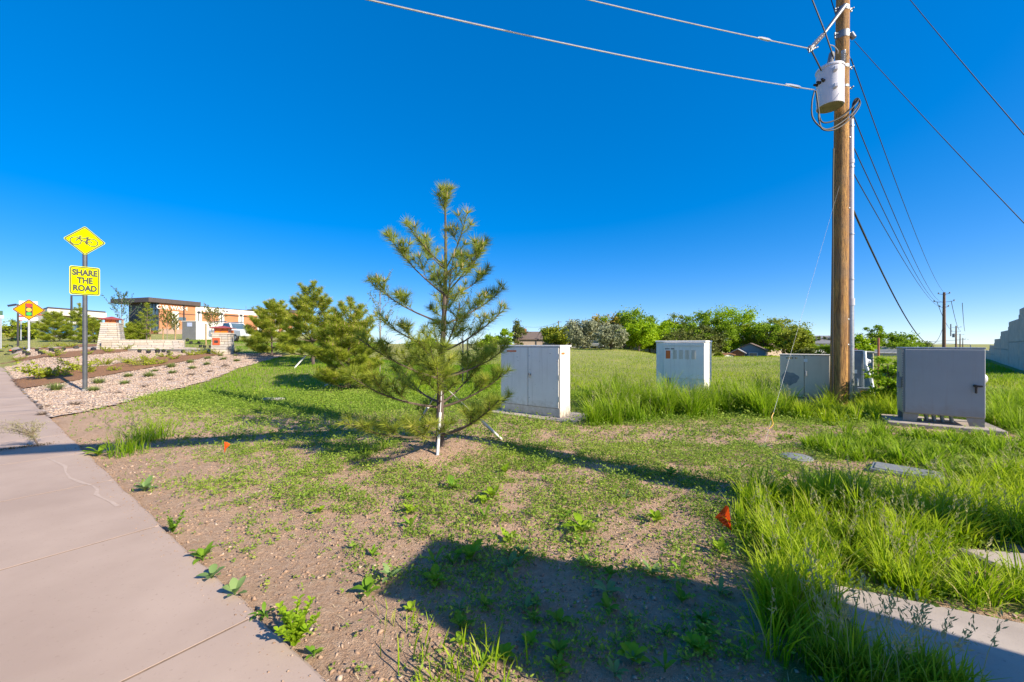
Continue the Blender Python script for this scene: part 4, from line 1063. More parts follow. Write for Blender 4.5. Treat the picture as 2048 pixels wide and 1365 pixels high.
def blades(Bp, h, w, lean, rg, K=3, az=None):
    """curved grass blades; Bp base points, h heights, w widths, lean relative bend"""
    N = len(Bp); az = rg.uniform(0, 6.283, N) if az is None else az
    ld = np.stack([np.cos(az), np.sin(az), np.zeros(N)], 1)
    ta = az+np.pi/2+rg.uniform(-0.8, 0.8, N)
    sdv = np.stack([np.cos(ta), np.sin(ta), np.zeros(N)], 1)
    lv = np.linspace(0, 1, K+1); V = []; al = []
    for i, u in enumerate(lv):
        c = Bp+ld*(h*lean*u**1.8)[:, None]; c[:, 2] += h*(u-0.35*np.minimum(lean, 1.3)*u**2.2)
        if i < K:
            ww = (w*(1-0.55*u**1.5)*(0.7+0.6*u if u < 0.4 else 1))[:, None]
            V += [c-sdv*ww/2, c+sdv*ww/2]; al += [np.full(N, u)]*2
        else: V.append(c); al.append(np.full(N, 1.0))
    n = 2*K+1; V = np.stack(V, 1).reshape(-1, 3); al = np.stack(al, 1).ravel()
    f = []
    for i in range(K-1): f += [(2*i, 2*i+1, 2*i+3), (2*i, 2*i+3, 2*i+2)]
    f.append((2*K-2, 2*K-1, 2*K))
    F = (np.arange(N)[:, None, None]*n+np.array(f)[None]).reshape(-1, 3)
    return V, F, al, n

# ================================================================== PINES
B = PINE1; B.z = float(terr(B.x, B.y))
pine1 = pine('pine_tree', 'young open pine held by white stakes in a bare soil mound', B, 3.82, 1.32, 4, wh=7, per=5, L=0.15, w=0.006, dens=370, low=0.08, trunk_r=0.062, lean=0.03, sub=4, power=0.42, top_w=0.70)
MB().tube([(0, 0, 0.84), (0, 0, 0.90)], 0.075, 12, caps=False).box((0.02, -0.07, 0.86), (0.10, 0.04, 0.05), 0.01).build('tie_strap', m_black, pine1)
def stakes(pb, pts, hz, lab, r=0.021, group=None):
    for (px, py) in pts:
        q = G(px, py); q.z = gz(q.x, q.y); top = Vector((pb.x, pb.y, pb.z+hz)); top = q.lerp(top, 0.93)
        d = (top-q).normalized()
        o = tag(MB().tube([q-d*0.12, q, q.lerp(top, 0.62)], [r, r, r], 10).tube([q.lerp(top, 0.62), top], 0.006, 5).build('tree_stake', m_stake, None, True), lab, 'tree stake', group)
stakes(B, [(875, 911)], 0.88, 'white tree stake standing upright in front of the pine mound')
stakes(B, [(1003, 879)], 0.88, 'white tree stake slanting from the pine towards the white cabinet')
stakes(B, [(826, 866)], 0.88, 'short white tree stake behind the pine mound')
B = G(699, 778); MOUND2 = B.copy()
pine('pine_tree', 'dense bushy pine with tan candles right behind the open staked pine', B, 187/FPX*B.y*1.0, 1.35, 9, wh=10, per=6, L=0.17, w=0.008, dens=330, low=0.06, nmat=m_needle2, power=0.62)
stakes(B, [(648, 774), (740, 777)], 0.6, 'short white stake beside the dense bushy pine', 0.03, 'stakes beside the bushy pine')
B = G(626, 731)
pine('pine_tree', 'taller pine with bare lower trunk standing behind the bushy pine', B, 172/FPX*B.y, 1.65, 15, wh=9, per=5, L=0.2, w=0.010, dens=300, low=0.14, nmat=m_needle2, trunk_r=0.08, power=0.6)
stakes(B, [(589, 737)], 0.8, 'white stake slanting from the taller pine trunk', 0.032)
B = G(545, 712)
pine('pine_tree', 'short broad pine beside the far end of the gravel bed', B, 116/FPX*B.y, 1.7, 22, wh=8, per=6, L=0.2, w=0.011, dens=280, low=0.07, nmat=m_needle2, power=0.6)
# pines on the lawn beyond the bed
for (px, py, ty, cr, sd_, lab, pw) in ((108, 684, 622, 1.5, 31, 'dense pine on the lawn between the two road signs', 0.5), (159, 684, 606, 1.3, 32, 'slim pine with open top just beside the bicycle sign post', 0.75), (188, 686, 640, 1.25, 33, 'round bushy pine between sign post and stone tower', 0.45),
                                  (294, 692, 612, 0.9, 34, 'thin open pine with pale trunk behind the stone wall', 0.9), (266, 690, 652, 1.1, 35, 'low spreading pine behind the curved stone wall', 0.5)):
    B = G(px, py); 
    if py > 689: B = P(px, py, 33.0); B.z = float(terr(B.x, B.y))
    pine('pine_tree', lab, B, (py-ty)/FPX*B.y+ (0 if py < 689 else 0.2), cr, sd_, wh=6 if 'thin' in lab else 8, per=4 if 'thin' in lab else 6, L=0.24, w=0.016, dens=110 if 'thin' in lab else 150, low=0.3 if 'thin' in lab else 0.06, nmat=m_needle2, sub=3 if 'thin' in lab else 5, candle=False, power=pw)
for (px, py, ty, lab, wd, sd_) in ((24, 676, 640, 'dark round evergreen beyond the lawn near white parked car', 3.4, 40), (52, 676, 650, 'low evergreen bush behind the traffic light sign', 3.0, 41)):
    B = P(px, py, 46.0); B.z = float(terr(B.x, B.y))
    tree('evergreen_tree', lab, B, max(2.0, (HOR-ty)/FPX*46+CAM_H-B.z), wd, sd_, m_needle2, 30, 110, 0.24, 0.12, low=0.03)

# ================================================================== YOUNG DECIDUOUS TREES
m_lf1 = leaf('fresh_leaves', (0.12, 0.20, 0.03), (0.20, 0.28, 0.05), 0.4)
m_lf2 = leaf('olive_leaves', (0.16, 0.17, 0.035), (0.25, 0.24, 0.06), 0.4)
m_lfb = leaf('bluish_leaves', (0.07, 0.13, 0.07), (0.13, 0.20, 0.10), 0.35)
B = P(760, 722, 17.5); B.z = float(terr(B.x, B.y))
sapling('young_tree', 'slender leafing sapling behind the bushy pine', B, (722-528)/FPX*17.5, 2.6, 51, m_lf1, 15, 1300, 0.055)
B = P(925, 735, 16.0); B.z = float(terr(B.x, B.y))
sapling('young_tree', 'slender leafing sapling hidden behind the open staked pine', B, (735-560)/FPX*16.0, 2.8, 52, m_lf1, 15, 1000, 0.055)
o = P(935, 735, 15.9); oz = float(terr(o.x, o.y))
tag(MB().tube([(o.x, o.y, oz-0.2), (o.x, o.y, oz+1.7)], 0.028, 8).build('wooden_stake', mat('stake_wood', (0.40, 0.27, 0.13), (0.3, 0.2, 0.1), 8, 0.8)), 'thin wooden stake beside the sapling behind the staked pine', 'tree stake')
for (px, py, ty, Zd, wd, sd_, mm, lab) in ((243, 680, 588, 36, 3.2, 53, m_lfb, 'airy blue green young tree rising behind the stone tower'), (334, 690, 622, 35, 2.0, 54, m_lf2, 'young tree before the car wash corner'), (349, 690, 630, 37, 1.6, 57, m_lf2, 'second thin young tree beside the car wash white panel'), (424, 690, 620, 33, 2.7, 55, m_lf2, 'round headed young tree in front of the white container')):
    B = P(px, py, Zd); B.z = float(terr(B.x, B.y))
    sapling('young_tree', lab, B, CAM_H+(HOR-ty)/FPX*Zd-B.z, wd, sd_, mm, 18, 1500, 0.11, first=0.35)
for (px, Zd, ty) in ((288, 34, 660), (300.5, 34.5, 655), (326, 35, 655), (351, 36, 648), (412, 32.5, 648), (246, 35, 640)):
    o = P(px, 690, Zd); oz = float(terr(o.x, o.y)); tz = CAM_H+(HOR-ty)/FPX*Zd
    tag(MB().tube([(o.x, o.y, oz-0.2), (o.x, o.y, tz)], 0.05, 8).build('wooden_stake', mat('stake_wood', (0.40, 0.27, 0.13))), 'thin wooden stake supporting a young tree behind the stone walls', 'tree stake', 'wooden stakes behind the stone walls')

# ================================================================== BED PLANTING: shrubs, tufts, pots
m_shrub = leaf('yellowgreen_shrub', (0.27, 0.33, 0.02), (0.44, 0.47, 0.04), 0.4)
m_tuft = leaf('blue_green_tuft', (0.17, 0.24, 0.05), (0.28, 0.35, 0.09), 0.4, tip=(0.32, 0.36, 0.12))
m_dry = leaf('dry_grey_tuft', (0.30, 0.23, 0.18), (0.38, 0.30, 0.24), 0.2)
def shrub(label, px, py, wpx, seed, group=None, name='shrub', m=None, hh=0.75, n=700):
    rg = np.random.default_rng(seed); B = G(px, py); r = wpx/2/FPX*B.y*1.35
    t = thing(name, label, 'shrub', B, 0, group)
    mb = MB(); C = []
    for k in range(15):
        a = rg.uniform(0, 6.283); l = r*rg.uniform(0.6, 1.25); e = rg.uniform(0.15, 0.9)*hh*1.3
        p = [Vector((0, 0, 0)), Vector((math.cos(a)*l*.5, math.sin(a)*l*.5, l*e*.8+0.03)), Vector((math.cos(a)*l, math.sin(a)*l, l*e+0.04))]
        mb.tube(p, [0.012, 0.008, 0.004], 4, caps=False)
        for j in range(n//15):
            u = rg.uniform(0.25, 1.1); q = p[0].lerp(p[2], u); C.append((q.x+rg.normal()*0.06*r, q.y+rg.normal()*0.06*r, abs(q.z+rg.normal()*0.07*r)+0.03))
    mb.build('stems', m_twig, t)
    V, F = leafquads(np.array(C), max(0.035, 0.13*r), rg, 0.6, 0.5); npmesh('leaves', V, F, m or m_shrub, t, rnd=np.repeat(rg.uniform(0, 1, len(C)), 4))
    return t
SH = 'yellow green shrubs in the mulch strips'
LB = 'small yellow green shrub planted in brown mulch'
shrub('widest yellow green shrub spreading over mulch beside the bicycle sign', 100, 757, 60, 1)
for i, (px, py, w) in enumerate([(158, 742, 40), (176, 748, 26), (210, 732, 22), (231, 744, 18), (260, 728, 22), (285, 734, 28), (303, 726, 26), (316, 731, 18), (37, 724, 15), (110, 715, 22), (175, 711, 12), (211, 702, 14), (217, 706, 14), (252, 702, 16), (9, 700, 18), (48, 700, 10), (86, 697, 12), (118, 694, 14), (140, 696, 16), (330, 716, 18), (348, 721, 16), (385, 713, 20), (400, 711, 18), (418, 709, 18), (435, 711, 16), (470, 708, 14)]):
    pl_ = 'nearest the bicycle sign' if i < 8 else 'along the low stone edging' if px > 320 else 'around the traffic light sign' if px < 145 and py < 702 else 'in the middle mulch strip'
    shrub('small yellow green shrub planted '+pl_, px, py, w, 100+i, 'yellow green shrubs '+pl_)
def tuft(label, px, py, wpx, seed, m, group=None, n=260, cat='grass tuft', name='grass_tuft', hk=0.9, wk=1.0):
    rg = np.random.default_rng(seed); B = G(px, py); r = wpx/2/FPX*B.y*1.2
    t0 = rg.uniform(0, 6.283, n); q = r*0.25*np.sqrt(rg.uniform(0, 1, n))
    Bp = np.stack([np.cos(t0)*q, np.sin(t0)*q, np.zeros(n)], 1)
    V, F, al, k = blades(Bp, r*hk*1.25*rg.uniform(0.5, 1.1, n), np.full(n, 0.012*wk+0.012*r), rg.uniform(0.2, 1.3, n), rg, 3, t0+rg.uniform(-.5, .5, n))
    o = npmesh(name, V, F, m, None, np.repeat(rg.uniform(0, 1, n), k), al); o.location = B
    return tag(o, label, cat, group)
for i, (px, py, w) in enumerate([(112, 783, 34), (197, 769, 24), (187, 785, 22), (257, 756, 18), (249, 771, 20), (298, 756, 24), (310, 745, 12), (342, 737, 20), (345, 749, 16), (381, 728, 16), (385, 740, 16), (414, 732, 16), (416, 720, 14), (441, 714, 12), (447, 722, 14), (474, 725, 14), (471, 714, 10)]):
    tuft('low rounded green tuft growing in the pink gravel', px, py, w, 300+i, m_tuft, 'green tufts in the gravel')
for i, (px, py, w) in enumerate([(85, 833, 20), (150, 813, 22), (290, 776, 14), (340, 763, 12), (383, 753, 14), (420, 746, 12), (450, 736, 16), (235, 790, 14)]):
    tuft('dry brownish tuft growing in the pink gravel', px, py, w, 340+i, m_dry, 'dry tufts in the gravel', 150)
tuft('pale weedy tuft at the sidewalk edge beside the gravel', 88, 818, 18, 371, m_dry, None, 120)
m_pot = mat('black_nursery_pot', (0.018, 0.018, 0.02), (0.03, 0.03, 0.032), 9, 0.5)
POT = None
def pot(px, py, wpx, tip=0, seed=0):
    B = G(px, py); r = max(0.10, wpx/2/FPX*B.y)*1.0
    rg = np.random.default_rng(seed)
    pl_ = 'near the traffic light sign' if px < 200 else 'before the low stone edging' if py > 702 else 'at the foot of the thick stone wall' if px < 350 else 'below the white container'
    t = thing('nursery_pot', 'small black nursery pot set '+pl_ if not tip else 'small black nursery pot lying on its side on the gravel', 'plant pot', (B.x, B.y, B.z+(0.03 if not tip else r*0.8)), rg.uniform(0, 6), 'nursery pots '+pl_ if not tip else 'tipped nursery pots', tilt=(R(80), 0) if tip else None)
    h = r*1.6
    MB().lathe([(r*0.75, 0), (r*0.98, h*0.92), (r*1.07, h*0.92), (r*1.07, h), (r*0.95, h), (r*0.92, h*0.86)], 14).build('pot', m_pot, t, True)
    MB().lathe([(r*0.92, h*0.80), (r*0.5, h*0.84), (0.01, h*0.85)], 12).build('potting_soil', m_under, t)
    n = 60; t0 = rg.uniform(0, 6.283, n); q = r*0.5*np.sqrt(rg.uniform(0, 1, n))
    V, F, al, k = blades(np.stack([np.cos(t0)*q, np.sin(t0)*q, np.full(n, h*0.84)], 1), r*rg.uniform(0.3, 1.3, n), np.full(n, 0.03), rg.uniform(0.2, 0.8, n), rg)
    npmesh('plant', V, F, m_tuft, t, np.repeat(rg.uniform(0, 1, n), k), al)
for i, (px, py, w) in enumerate([(3, 709, 7), (14, 716, 8), (28, 708, 7), (49, 709, 7), (56, 713, 8), (74, 704, 6), (80, 709, 6), (86, 711, 7), (103, 704, 8), (109, 706, 6), (116, 707, 6), (127, 703, 7), (279, 707, 7), (297, 709, 8), (315, 708, 9), (327, 707, 7), (337, 709, 7), (345, 705, 6), (366, 708, 7), (380, 706, 6), (293, 697, 6), (325, 697, 6), (341, 696, 6), (375, 684, 6), (382, 689, 6), (398, 689, 6), (401, 696, 6), (409, 697, 6), (421, 697, 6)]):
    pot(px, py, w, 0, 500+i)
for i, (px, py, w) in enumerate([(148, 699, 7), (189, 703, 8)]): pot(px, py, w, 1, 560+i)

# ================================================================== WEEDS THAT CAN BE TOLD APART
m_weed = leaf('broad_weed_leaves', (0.13, 0.27, 0.02), (0.24, 0.39, 0.03), 0.4)
m_weedy = leaf('bright_weed_leaves', (0.24, 0.40, 0.015), (0.36, 0.50, 0.03), 0.45)
m_weedb = leaf('greyish_weed_leaves', (0.15, 0.25, 0.08), (0.25, 0.36, 0.12), 0.35)
def bigleaf(base, d, up, L, w, droop, V, F):
    """one leaf of 8 faces, folded along the rib and bending down"""
    s = d.cross(up).normalized(); n0 = len(V); rows = ((0.0, 0.10), (0.28, 0.8), (0.55, 1.0), (0.8, 0.62), (1.0, 0.02))
    for (u, ww) in rows:
        c = base+d*L*u+up*L*(0.32*u-droop*u*u)
        V += [c-s*w*ww/2+up*w*0.14*ww, c, c+s*w*ww/2+up*w*0.14*ww]
    for i in range(4):
        a = n0+3*i; F += [(a, a+1, a+4, a+3), (a+1, a+2, a+5, a+4)]
def weed(label, px, py, hpx, n, seed, m, group=None, kind='rosette', wide=0.4, name='weed'):
    rd = random.Random(seed); B = G(px, py); B.z = gz(B.x, B.y) if sw_perp(B.x, B.y) > 0.02 else B.z+0.02
    h = hpx*0.8/FPX*B.y; V = []; F = []; t = thing(name, label, 'weed', B, 0, group); up = Vector((0, 0, 1))
    if kind == 'rosette':
        for i in range(n):
            a = i*2.4+rd.uniform(-.3, .3); e = R(rd.uniform(12, 55)); d = Vector((math.cos(a)*math.cos(e), math.sin(a)*math.cos(e), math.sin(e)))
            bigleaf(Vector((0, 0, 0.005+h*0.25*i/n)), d, up, h*rd.uniform(0.75, 1.15), h*wide*rd.uniform(0.8, 1.1), rd.uniform(0.25, 0.6), V, F)
        MB().tube([(0, 0, -0.02), (0, 0, h*0.3)], 0.004, 5).build('stem', m, t)
    else:
        mb = MB()
        for i in range(n):
            a = rd.uniform(0, 6.283); l = h*rd.uniform(0.4, 1.05); tx = Vector((math.cos(a), math.sin(a), 0))*h*rd.uniform(0.1, 0.55)
            pts = [Vector((0, 0, -0.01)), tx*0.4+up*l*0.5, tx+up*l]; mb.tube(pts, [0.004, 0.003, 0.0015], 5, caps=False)
            for j in range(9):
                u = 0.25+0.75*j/8; q = pts[0].lerp(pts[1], u*2) if u < 0.5 else pts[1].lerp(pts[2], u*2-1)
                for s in (0, 2.1, 4.2):
                    a2 = j*1.7+s+rd.uniform(-.3, .3); e = R(rd.uniform(5, 50)); d = Vector((math.cos(a2)*math.cos(e), math.sin(a2)*math.cos(e), math.sin(e)))
                    bigleaf(q, d, up, h*0.17*rd.uniform(.7, 1.2), h*0.11, 0.3, V, F)
        mb.build('stems', m, t)
    me = bpy.data.meshes.new('leaves'); me.from_pydata([tuple(v) for v in V], [], F); me.materials.append(m); me.shade_smooth()
    at = me.attributes.new('rnd', 'FLOAT', 'POINT'); at.data.foreach_set('value', np.repeat(np.array([rd.random() for _ in range(len(V)//15)]), 15).astype(np.float32))
    o = bpy.data.objects.new('leaves', me); COL.objects.link(o); o.parent = t
    return t
weed('bushy bright green weed with round leaves growing over the pavement edge', 588, 1292, 95, 13, 1, m_weedy, None, 'bush')
weed('broad star shaped weed on the pavement edge', 406, 1122, 44, 9, 2, m_weed, None, wide=0.36)
weed('small weed with folded leaf on the pavement edge', 424, 1166, 34, 7, 3, m_weedb, None, wide=0.55)
weed('pale leaved weed on the pavement edge below the folded one', 470, 1200, 40, 7, 4, m_weedb, None, wide=0.5)
weed('small spiky weed just above the bushy bright weed', 528, 1235, 36, 8, 5, m_weed, None, wide=0.25)
weed('low straggling weed at the pavement joint', 345, 1066, 44, 6, 6, m_weed, None, 'bush')
weed('leafy weed at the pavement edge beside the mast arm shadow', 198, 912, 34, 8, 7, m_weedy, None, wide=0.5)
weed('grey green weed beside the pavement edge', 290, 985, 34, 8, 8, m_weedb, None, wide=0.42)
weed('small weed on the soil at the pavement corner', 628, 1315, 34, 6, 9, m_weed, None, wide=0.35)
GW = 'broad leaved weeds scattered over the soil'
wl = [(708, 1102, 26), (782, 1160, 40), (735, 1190, 38), (940, 1120, 46), (905, 1130, 40), (1050, 1225, 36), (1118, 1250, 44), (1005, 1320, 44), (1115, 1355, 60), (1260, 1245, 40), (1220, 1150, 34), (870, 1170, 34), (1330, 1270, 34), (1265, 1330, 36), (970, 1215, 30), (1390, 1300, 44), (1490, 1320, 46), (1440, 1190, 40), (1405, 1250, 36), (820, 1230, 30), (1180, 1300, 30), (1045, 1115, 30), (905, 980, 30), (985, 1000, 28), (1130, 1040, 30), (1250, 1000, 26), (1340, 950, 26), (640, 1030, 26), (560, 1000, 24), (1530, 900, 26), (1580, 880, 24), (1440, 1110, 30), (1180, 1130, 30), (1305, 1150, 34), (745, 1115, 22), (1060, 1290, 32), (1330, 1345, 50), (1230, 1355, 44), (690, 985, 22), (1010, 950, 28), (1090, 965, 26), (1700, 990, 30), (1640, 975, 28), (1560, 960, 24), (1480, 940, 26), (1265, 945, 26)]+[(820+(k*197) % 640, 1000+(k*83) % 350, 24+(k*13) % 22) for k in range(34)]
for i, (px, py, h) in enumerate(wl):
    look = ('narrow leaved green', 'greyish green', 'broad leaved green', 'bright yellowish green')[i % 4]
    where = 'in the dark shadow of the foreground' if py > 1097+0.14*(px-880) and py < 1194+0.564*(px-776) else 'on sunny soil before the pine mound' if px < 1150 else 'on sunny soil near the tall grass'
    weed('small %s weed growing %s' % (look, where), px, py, h*(0.75+0.5*((i*29) % 10)/10), 5+i % 4, 20+i, (m_weed, m_weedb, m_weed, m_weedy)[i % 4], '%s weeds %s' % (look, where), 'rosette', 0.26+0.08*(i % 4))
# dry tumble plant leaning over the pavement
B = P(77, 897, 5.92); B.z = float(terr(B.x, B.y))+0.03
t = thing('dry_weed', 'dry pale tumbleweed plant leaning out of a pavement crack', 'weed', B, face_cam(B))
rg = np.random.default_rng(66); mb = MB(); C = []
for k in range(16):
    a = rg.uniform(-1, 1); tip = Vector((-0.20+0.26*a, rg.uniform(-.14, .14), 0.40-0.10*abs(a)+rg.uniform(-.06, .05)))
    pts = bez([(0, 0, 0), (-0.05, 0, 0.14), tuple(Vector((-0.08, 0, 0.22)).lerp(tip, 0.5)), tuple(tip)], 3); mb.tube(pts, [0.007*(1-0.8*i/(len(pts)-1)) for i in range(len(pts))], 4, caps=False)
    for j in range(90):
        q = pts[3+int(rg.uniform(0, 0.999)*(len(pts)-3))]; C.append((q.x+rg.normal()*0.03, q.y+rg.normal()*0.03, q.z+rg.normal()*0.025))
mb.build('stems', m_dry, t)
V, F = leafquads(np.array(C), 0.03, rg, 0.22, 0.4)
npmesh('twigs', V, F, leaf('dry_weed_leaves', (0.30, 0.27, 0.13), (0.40, 0.36, 0.19), 0.25), t, rnd=np.repeat(rg.uniform(0, 1, len(C)), 4))
C = []
for k in range(420):
    u = rg.uniform(-1, 1); C.append((-0.28+0.42*u+0.03*rg.normal(), 0.03*rg.normal()+0.02, 0.008+0.02*rg.random()))
V, F = leafquads(np.array(C), 0.028, rg, 0.35, 0.1)
npmesh('crack_litter', V, F, leaf('crack_moss', (0.07, 0.07, 0.02), (0.17, 0.09, 0.035), 0.1), t, rnd=np.repeat(rg.uniform(0, 1, len(C)), 4))
# tall clump left of the small flag
def clump(label, pts, h, n, seed, m, w=0.008, heads=0, name='grass_clump'):
    rg = np.random.default_rng(seed); B = G(*pts[0]); Bs = []
    for (px, py) in pts:
        q = G(px, py); k = n//len(pts)
        r = 0.10*np.sqrt(rg.uniform(0, 1, k))*2; a = rg.uniform(0, 6.283, k)
        xx = q.x+np.cos(a)*r; yy = q.y+np.sin(a)*r; Bs.append(np.stack([xx-B.x, yy-B.y, terr(xx, yy)+micro(xx, yy)-B.z-0.01], 1))
    Bp = np.concatenate(Bs); N = len(Bp); hh = h*rg.uniform(0.45, 1.1, N)
    V, F, al, k = blades(Bp, hh, w*rg.uniform(0.7, 1.3, N), rg.uniform(0.1, 0.75, N), rg, 4)
    t = thing(name, label, 'grass', B)
    npmesh('blades', V, F, m, t, np.repeat(rg.uniform(0, 1, N), k), al)['kind'] = 'stuff'
    if heads:
        i = rg.choice(N, heads, False); stalks(Bp[i], h*1.25*rg.uniform(0.85, 1.2, heads), rg, t)['kind'] = 'stuff'
    return t
m_seed = leaf('seed_heads', (0.33, 0.33, 0.13), (0.44, 0.40, 0.19), 0.3)
m_tall = leaf('tall_grass_blades', (0.18, 0.34, 0.004), (0.40, 0.56, 0.006), 0.5, tip=(0.46, 0.54, 0.03), c3=(0.50, 0.42, 0.18))
m_tallw = leaf('tall_grass_dark', (0.12, 0.26, 0.005), (0.28, 0.44, 0.008), 0.5, tip=(0.36, 0.48, 0.03), c3=(0.48, 0.40, 0.17))
def stalks(Bp, h, rg, parent=None, name='seed_heads', kind=None):
    """thin stems with feathery panicles"""
    N = len(Bp); az = rg.uniform(0, 6.283, N); ln = rg.uniform(0.1, 0.35, N)
    V1, F1, al, k = blades(Bp.copy(), h, np.full(N, 0.0035), ln, rg, 3, az)
    top = V1.reshape(N, k, 3)[:, -1]; m1 = V1.reshape(N, k, 3)[:, -2]
    d = top-m1; d /= np.linalg.norm(d, axis=1)[:, None]
    M_ = 16; C = []; D = []
    for j in range(M_):
        u = j/M_; C.append(top-d*(h*0.30*u)[:, None]+rg.normal(size=(N, 3))*0.008*(0.4+u))
        D.append(d+rg.normal(size=(N, 3))*0.4)
    C = np.concatenate(C); D = np.concatenate(D); D /= np.linalg.norm(D, axis=1)[:, None]
    s = np.cross(D, rg.normal(size=C.shape)); s /= np.linalg.norm(s, axis=1)[:, None]
    V2 = np.stack([C, C+D*0.014+s*0.0035, C+D*0.03, C+D*0.014-s*0.0035], 1).reshape(-1, 3)
    F2 = np.arange(len(V2)).reshape(-1, 4); F2 = np.concatenate([F2[:, [0, 1, 2]], F2[:, [0, 2, 3]]])+len(V1)
    o = npmesh(name, np.concatenate([V1, V2]), np.concatenate([F1, F2]), m_seed, parent, np.concatenate([np.repeat(rg.uniform(0, .4, N), k), np.repeat(rg.uniform(0, 1, len(C)), 4)]))
    return o
clump('dark tall grass clump with seed heads beside the small marker flag', [(285, 885), (305, 878), (318, 880), (265, 905), (250, 912)], 0.42, 420, 71, m_tallw, 0.009, 26)
clump('broad bladed grass clump at the near edge of the foreground shadow', [(868, 1352), (905, 1362), (950, 1368), (985, 1366), (930, 1390)], 0.17, 110, 72, m_tall, 0.010, 0)
clump('slender grass shoots on the edge of the foreground shadow', [(795, 1262)], 0.13, 22, 73, m_tall, 0.006, 0)
clump('pale bluish grass spray beside the mast arm shadow', [(487, 870), (495, 875)], 0.22, 70, 74, leaf('pale_blue_grass', (0.20, 0.26, 0.16), (0.28, 0.33, 0.22), 0.3), 0.006, 0)
clump('spiky green grass tuft left of the pine mound', [(745, 905)], 0.22, 60, 75, m_tallw, 0.010, 0)
clump('spiky green grass tuft at the front of the pine mound', [(1025, 935)], 0.2, 50, 76, m_tallw, 0.009, 0)

# ================================================================== GROUND COVER
m_low = leaf('low_weed_leaves', (0.17, 0.28, 0.035), (0.36, 0.47, 0.06), 0.42, c3=(0.48, 0.50, 0.09))
def in_any(x, y, polys):
    r = np.zeros(x.shape, bool)
    for p in polys: r |= inpoly(x, y, p)
    return r
def blocked(x, y):
    """ground taken by slabs, pads, trunks and cabinets"""
    r = sw_perp(x, y) < 0.015
    for pad in (PAD1, PAD2): r |= inpoly(x, y, pad)
    for (cx, cy, w, d, rz) in BLOCK:
        c, s = math.cos(-rz), math.sin(-rz); dx, dy = x-cx, y-cy
        u = dx*c-dy*s; v = dx*s+dy*c; r |= (np.abs(u) < w/2) & (np.abs(v) < d/2)
    return r
BLOCK = []
for o in COL.objects:
    if o.name.startswith('cabinet_pad'): BLOCK.append((o.location.x, o.location.y, 2.1, 1.0, ROTC))
    elif o.name.startswith('cabinet_slab'): BLOCK.append((o.location.x-0.16, o.location.y-0.22, 1.6, 1.5, ROTC))
    elif o.name.startswith(('utility_cabinet', 'meter_cabinet')): BLOCK.append((o.location.x, o.location.y, 1.0, 0.5, ROTC))
    elif o.name.startswith('valve_lid'): BLOCK.append((o.location.x, o.location.y, 0.42, 0.42, 0))
    elif o.name.startswith('meter_box_lid'): BLOCK.append((o.location.x, o.location.y, 0.6, 0.38, ROTC))
rg = np.random.default_rng(5)
# low creeping weeds: little sprigs of small leaves
def sprigs(N, xr, yr, dens_k, leaf_n, lsz, hgt, seed, name):
    rg = np.random.default_rng(seed)
    x = rg.uniform(*xr, N); y = rg.uniform(*yr, N)
    d = veg_density(x, y)
    keep = (rg.random(N) < d*dens_k) & ~blocked(x, y) & ~inpoly(x, y, GRAVEL) & (np.abs(x) < 1.55*np.maximum(y, 0.3)+1.2)
    x, y, d = x[keep], y[keep], d[keep]; n = len(x)
    size = (0.45+0.65*rg.random(n))*(0.6+0.6*d)*np.where(rg.random(n) < 0.16, 2.5, 1.0)
    tone = np.clip(0.25+0.5*fbm(x*1.2, y*1.2, 91, 2)+rg.normal(0, 0.16, n), 0, 1)
    a = rg.uniform(0, 6.283, (n, leaf_n)); rr = np.sqrt(rg.random((n, leaf_n)))*0.055*size[:, None]
    C = np.stack([x[:, None]+np.cos(a)*rr, y[:, None]+np.sin(a)*rr, np.zeros((n, leaf_n))], -1)
    C[..., 2] = (terr(x, y)+micro(x, y))[:, None]+0.004+hgt*size[:, None]*rg.random((n, leaf_n))
    C = C.reshape(-1, 3); ls = np.repeat(lsz*(0.55+0.6*np.sqrt(size)), leaf_n)
    V, F = leafquads(C, ls, rg, 0.5, 0.15)
    r = np.repeat(np.clip(np.repeat(tone, leaf_n)+rg.normal(0, 0.1, n*leaf_n), 0, 1), 4)
    return tag(npmesh(name, V, F, m_low, rnd=r), 'low creeping green weeds spreading over the soil', 'ground weeds', None, 'stuff'), n
o, n_a = sprigs(95000, (-8, 7), (1.0, 6.2), 0.95, 8, 0.022, 0.065, 1, 'ground_weeds'); o['label'] = 'sparse creeping weeds on the bare foreground soil'
o, n_b = sprigs(64000, (-13, 14), (6.2, 12.5), 0.75, 8, 0.032, 0.085, 2, 'ground_weeds'); o['label'] = 'thick low weeds around the pine and cabinets'
print('sprigs', n_a, n_b)
